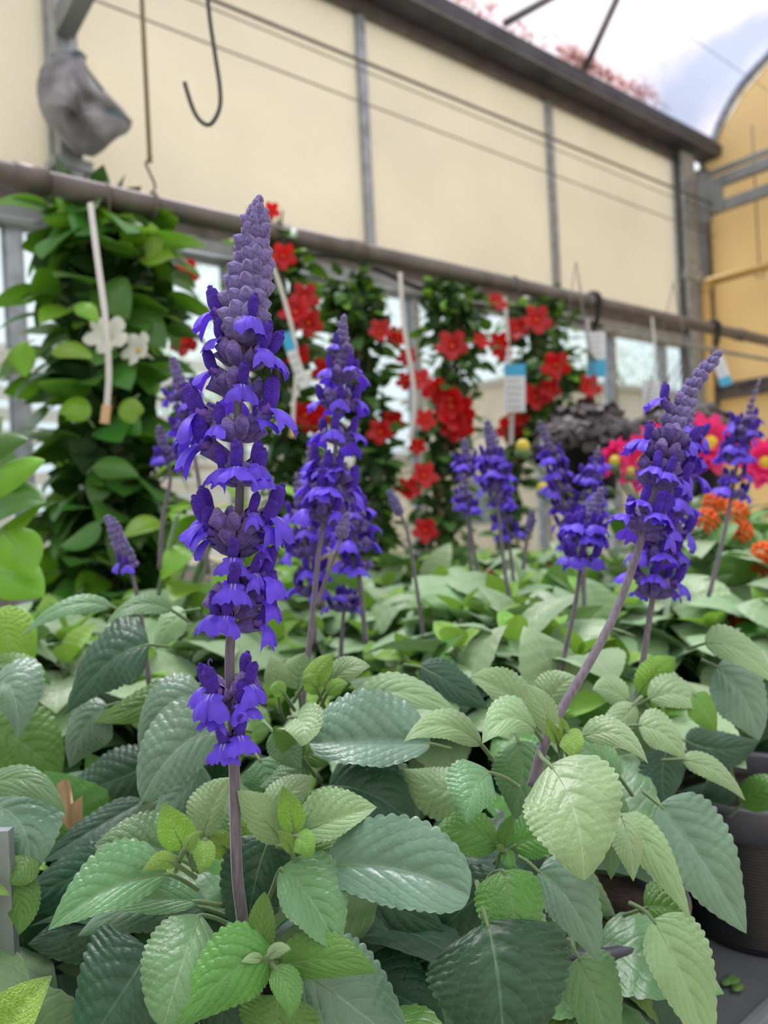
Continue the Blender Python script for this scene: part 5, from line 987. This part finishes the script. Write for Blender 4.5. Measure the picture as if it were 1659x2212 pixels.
def tag(cx_, cy, w, h, d, rot, label, blue):
    c = P(cx_, cy, d); t = thing('plant_tag', c, label, 'tag'); sc_ = d / F; s = B(); W2, H2 = w * sc_ / 2, h * sc_ / 2
    Mx = Matrix(((RT[0], FW[0], 0), (RT[1], FW[1], 0), (0, 0, 1))); R2 = Matrix.Rotation(rot, 3, 'Y')
    def bx(x0, z0, x1, z1, y0, y1, m): 
        q = B(); q.box((x0, y0, z0), (x1, y1, z1), m); s.add([tuple(Mx @ (R2 @ Vector(v))) for v in q.V], q.F, m)
    bx(-W2, -H2, W2, H2, -.0006, .0006, 0)
    a, b2 = blue; bx(-W2 * .999, H2 * a, W2 * .999, H2 * b2, -.0009, -.0006, 1)
    put('tag_card', s.mesh('tag', [TAGW, BLU], False), t)
    s = B()
    for k_ in range(5):
        z = H2 * (a - .22 - .27 * k_) if a > 0 else H2 * (.8 - .25 * k_)
        if z < -H2 * .9: break
        q = B(); q.box((-W2 * .75, -.001, z - H2 * .04), (W2 * (.3 + .4 * random.random()), -.0006, z + H2 * .04)); s.add([tuple(Mx @ (R2 @ Vector(v))) for v in q.V], q.F)
    put('tag_print', s.mesh('print', [INK], False), t)
    if blue == (.55, 1.0) or a < 0: s = B(); s.tube([tuple(Mx @ (R2 @ Vector((0, 0, H2 * .95)))), tuple(Mx @ (R2 @ Vector((-W2 * .2, 0, H2 * 1.3))))], .001, 5); put('tag_tie', s.mesh('tie', [BLK]), t)
tag(1112, 838, 46, 104, 1.85, .05, 'large blue-topped white tag in front of the red-flowered vines', (.5, 1.0))
tag(1288, 766, 40, 98, 2.02, .04, 'pale tag with blue lower half below the thick black hook', (-1.0, -.2))
tag(637, 778, 22, 128, 1.36, -.30, 'narrow blue-topped tag right beside the tallest flower spike', (.35, 1.0))
tag(1408, 855, 38, 70, 2.1, 0, 'pale tag above the dark-leaved basket', (-1.0, -.7)); s = None
strap([(1541, 748, 2.47), (1548, 770, 2.40), (1550, 778, 2.22)], .003, 'thin white tie between the last black hook and its small tag')
tag(1560, 802, 26, 64, 2.2, -.28, 'small pale tag with blue foot in front of the yellow wall', (-1.0, -.4))

# ------------------------------------------------------------------ dark-leaved hanging basket plants
HE = []
for k_ in range(3):
    V = [(0, 0, 0)]; U = [(.5, .5)]; na = 30
    for i in range(1, 5):
        for j in range(na):
            a = 2 * math.pi * j / na; r = .034 * i / 4 * (1 + .13 * abs(math.sin(a * 3.5)) * (i / 4) ** 2) * (1 - .5 * max(0, math.cos(a)) ** 12); V.append((r * math.cos(a), r * math.sin(a), .007 * math.sin(a * 7 + k_) * (i / 4) ** 2 - .012 * (i / 4) ** 2)); U.append((i / 4, j / na))
    Fs = [(0, 1 + j, 1 + (j + 1) % na) for j in range(na)] + [(1 + (i - 1) * na + j, 1 + i * na + j, 1 + i * na + (j + 1) % na, 1 + (i - 1) * na + (j + 1) % na) for i in range(1, 4) for j in range(na)]
    HE.append(mesh('leaf', V, Fs, [LHE], True, None, U))
def heuchera(px, py, d, w, hgt, n, label):
    c = P(px, py, d); t = thing('dark_leaved_basket', c, label, 'basket', None); R = w * d / F; hh = hgt * d / F
    s = B(); s.lathe([(0, -hh - .10), (R * .55, -hh - .10), (R * .72, -hh * .35), (R * .76, -hh * .35), (R * .74, -hh * .35 + .012), (R * .6, -hh * .35), (0, -hh * .4)], 28); put('pot', s.mesh('pot', [BLK]), t)
    s = B(); top = Z + PZ - c[2]; off = PY - c[1]
    for k_ in range(3):
        a = k_ * 2.09; s.tube([(R * .7 * math.cos(a), R * .7 * math.sin(a), -hh * .3), (0, off * .0, top)], .0012, 5)
    put('hanger_wire', s.mesh('wire', [GALVD]), t)
    for i in range(n):
        a = i * 2.39996; f = math.sqrt((i + .5) / n); p = np.array([math.cos(a) * f * R, math.sin(a) * f * R, hh * .55 * (1 - f ** 2) + random.uniform(-.02, .02) - (f ** 3) * hh * .5])
        h = np.array([math.cos(a), math.sin(a), 0]); put('leaf', random.choice(HE), t, mw=frame(h * (1.0) + np.array([0, 0, .2 - f]) + rng.normal(0, .25, 3), np.array([0, 0, 1]) + h * f * .9 + rng.normal(0, .3, 3), p, random.uniform(.8, 1.25)))
heuchera(1262, 925, 1.74, 105, 62, 190, 'dark burgundy-leaved hanging basket plant, nearer the red vines')
heuchera(1470, 925, 1.95, 125, 66, 200, 'dark burgundy-leaved hanging basket plant behind the leaning spike')
# ------------------------------------------------------------------ dahlias, lantanas beyond the salvias
def dahlia_mesh(m, mc, R=.04):
    s = B()
    for ring, (n, rr_, el) in enumerate(((10, 1.0, .15), (9, .8, .5), (7, .55, .95))):
        for k_ in range(n):
            a = 2 * math.pi * (k_ + ring * .5) / n; h = np.array([math.cos(a), math.sin(a), 0]); sd_ = np.array([-h[1], h[0], 0]); V = []
            for i in range(6):
                u = i / 5; w = R * .28 * math.sin(math.pi * (u * .85 + .1)); p = h * R * rr_ * u * math.cos(el) + np.array([0, 0, R * rr_ * u * math.sin(el) * (1 - .25 * u)]); V += [p - sd_ * w + np.array([0, 0, w * .4]), p, p + sd_ * w + np.array([0, 0, w * .4])]
            s.add(V, [(i * 3 + j, (i + 1) * 3 + j, (i + 1) * 3 + j + 1, i * 3 + j + 1) for i in range(5) for j in range(2)], 0)
    s.ell((0, 0, R * .18), (R * .25, R * .25, R * .16), 10, 6, 1, jit=.15); s.ell((0, 0, -R * .08), (R * .22, R * .22, R * .16), 8, 5, 2)
    return s.mesh('bloom', [m, mc, STEMG])
DH = dahlia_mesh(PINK, YEL); DB = B(); DB.ell((0, 0, .010), (.012, .012, .012), 10, 6, 0, jit=.06); DB.ell((0, 0, .0), (.013, .013, .009), 10, 5, 1, jit=.1); DBM = DB.mesh('bud', [YBUD, STEMG])
dh = thing('dahlia_plant', (*P(1440, 1300, 1.50)[:2], Z + TZ + .0005), 'dahlia plant with hot pink flowers behind the leaning violet spike', 'plant'); o = np.array(dh.location)
pot(dh, full=False)
def stalk(root, tip, r=.0025):
    o = np.array(root.location); b0_ = np.array([random.uniform(-.03, .03), random.uniform(-.03, .03), .11]); s = B(); s.tube(spline([b0_, b0_ * .4 + (tip - o) * .6 + np.array([0, 0, .05]), tip - o], 5), r, 6); put('stem', s.mesh('stem', [STEMG]), root)
for px, py, dep, k_, me, dr in ((1395, 1000, 1.2, 1.25, DH, (-.5, .2)), (1425, 955, 1.25, 1.0, DH, (.2, .6)), (1525, 960, 1.22, 1.35, DH, (.1, .2)), (1650, 1000, 1.2, 1.1, DH, (-.3, .1)), (1320, 985, 1.25, .9, DH, (.7, -.6)), (1365, 1030, 1.2, .8, DBM, (0, 1)), (1130, 978, 1.3, 1.05, DBM, (0, 1)), (1172, 1066, 1.3, .85, DBM, (0, 1)), (1330, 1010, 1.22, .9, DBM, (.2, 1))):
    tip = P(px, py, dep); stalk(dh, tip - UPV * .006); dv = -FW * 1.0 + RT * dr[0] + UPV * dr[1] if me is DH else UPV
    dz = dv / np.linalg.norm(dv); put('bloom' if me is DH else 'bud', me, dh, mw=frame(np.cross(dz, (.3, .2, 1)), dz, tip - o, k_))
for i in range(90):
    tip = P(random.uniform(1300, 1640), random.uniform(1060, 1290), random.uniform(1.2, 1.4)); put('leaf', random.choice(SH['midg'] + SH['midm'] + VS), dh, mw=frame(rng.normal(0, 1, 3) * (1, 1, .4), (0, 0, 1), tip - o, random.uniform(.8, 1.3)))
def lant_mesh():
    s = B()
    for i in range(22):
        z = 1 - (i + .5) / 22 * 1.0; a = i * 2.4; r = math.sqrt(max(0, 1 - z * z)); c = np.array([r * math.cos(a), r * math.sin(a), z]) * .015
        s.ell(c, (.0042, .0042, .0028), 6, 4, 0, jit=.15)
    return s.mesh('cluster', [ORG])
LA = lant_mesh(); la = thing('lantana_plant', (*P(1600, 1250, 1.28)[:2], Z + TZ + .0005), 'lantana with orange flower clusters at the right edge below the slim spike', 'plant'); o = np.array(la.location)
pot(la, full=False)
for px, py, dep, k_ in ((1590, 1108, 1.0, .9), (1541, 1088, 1.05, .9), (1524, 1126, 1.0, 1.0), (1650, 1200, .95, 1.0), (1644, 1225, .95, .8), (1590, 1348, .92, .6), (1556, 1090, 1.1, .8), (1600, 1150, 1.0, .9)):
    tip = P(px, py, dep); stalk(la, tip); put('flower_cluster', LA, la, mw=frame(np.cross(-FW + UPV * .6, (.3, .1, 1)), -FW + UPV * .6, tip - o, k_))
for i in range(80):
    tip = P(random.uniform(1500, 1680), random.uniform(1110, 1300), random.uniform(.98, 1.12)); put('leaf', random.choice(SH['mid'] + SH['midg']), la, mw=frame(rng.normal(0, 1, 3) * (1, 1, .4), (0, 0, 1), tip - o, random.uniform(.7, 1.1)))
# low red begonia-like blooms showing between the leaves
rb = thing('red_bloom_plant', (*P(1200, 1230, 1.62)[:2], Z + TZ + .0005), 'low plant with small dark red blooms glimpsed between the far salvia rows', 'plant'); o = np.array(rb.location)
pot(rb, full=False)
for px, py in ((1240, 1188), (1225, 1225), (1170, 1240), (1130, 1235), (1250, 1215), (1060, 1250)):
    tip = P(px, py, 1.35); stalk(rb, tip); put('bloom', FR[0], rb, mw=frame(np.cross(-FW, (.3, .1, 1)), -FW + UPV * .3, tip - o, .7))
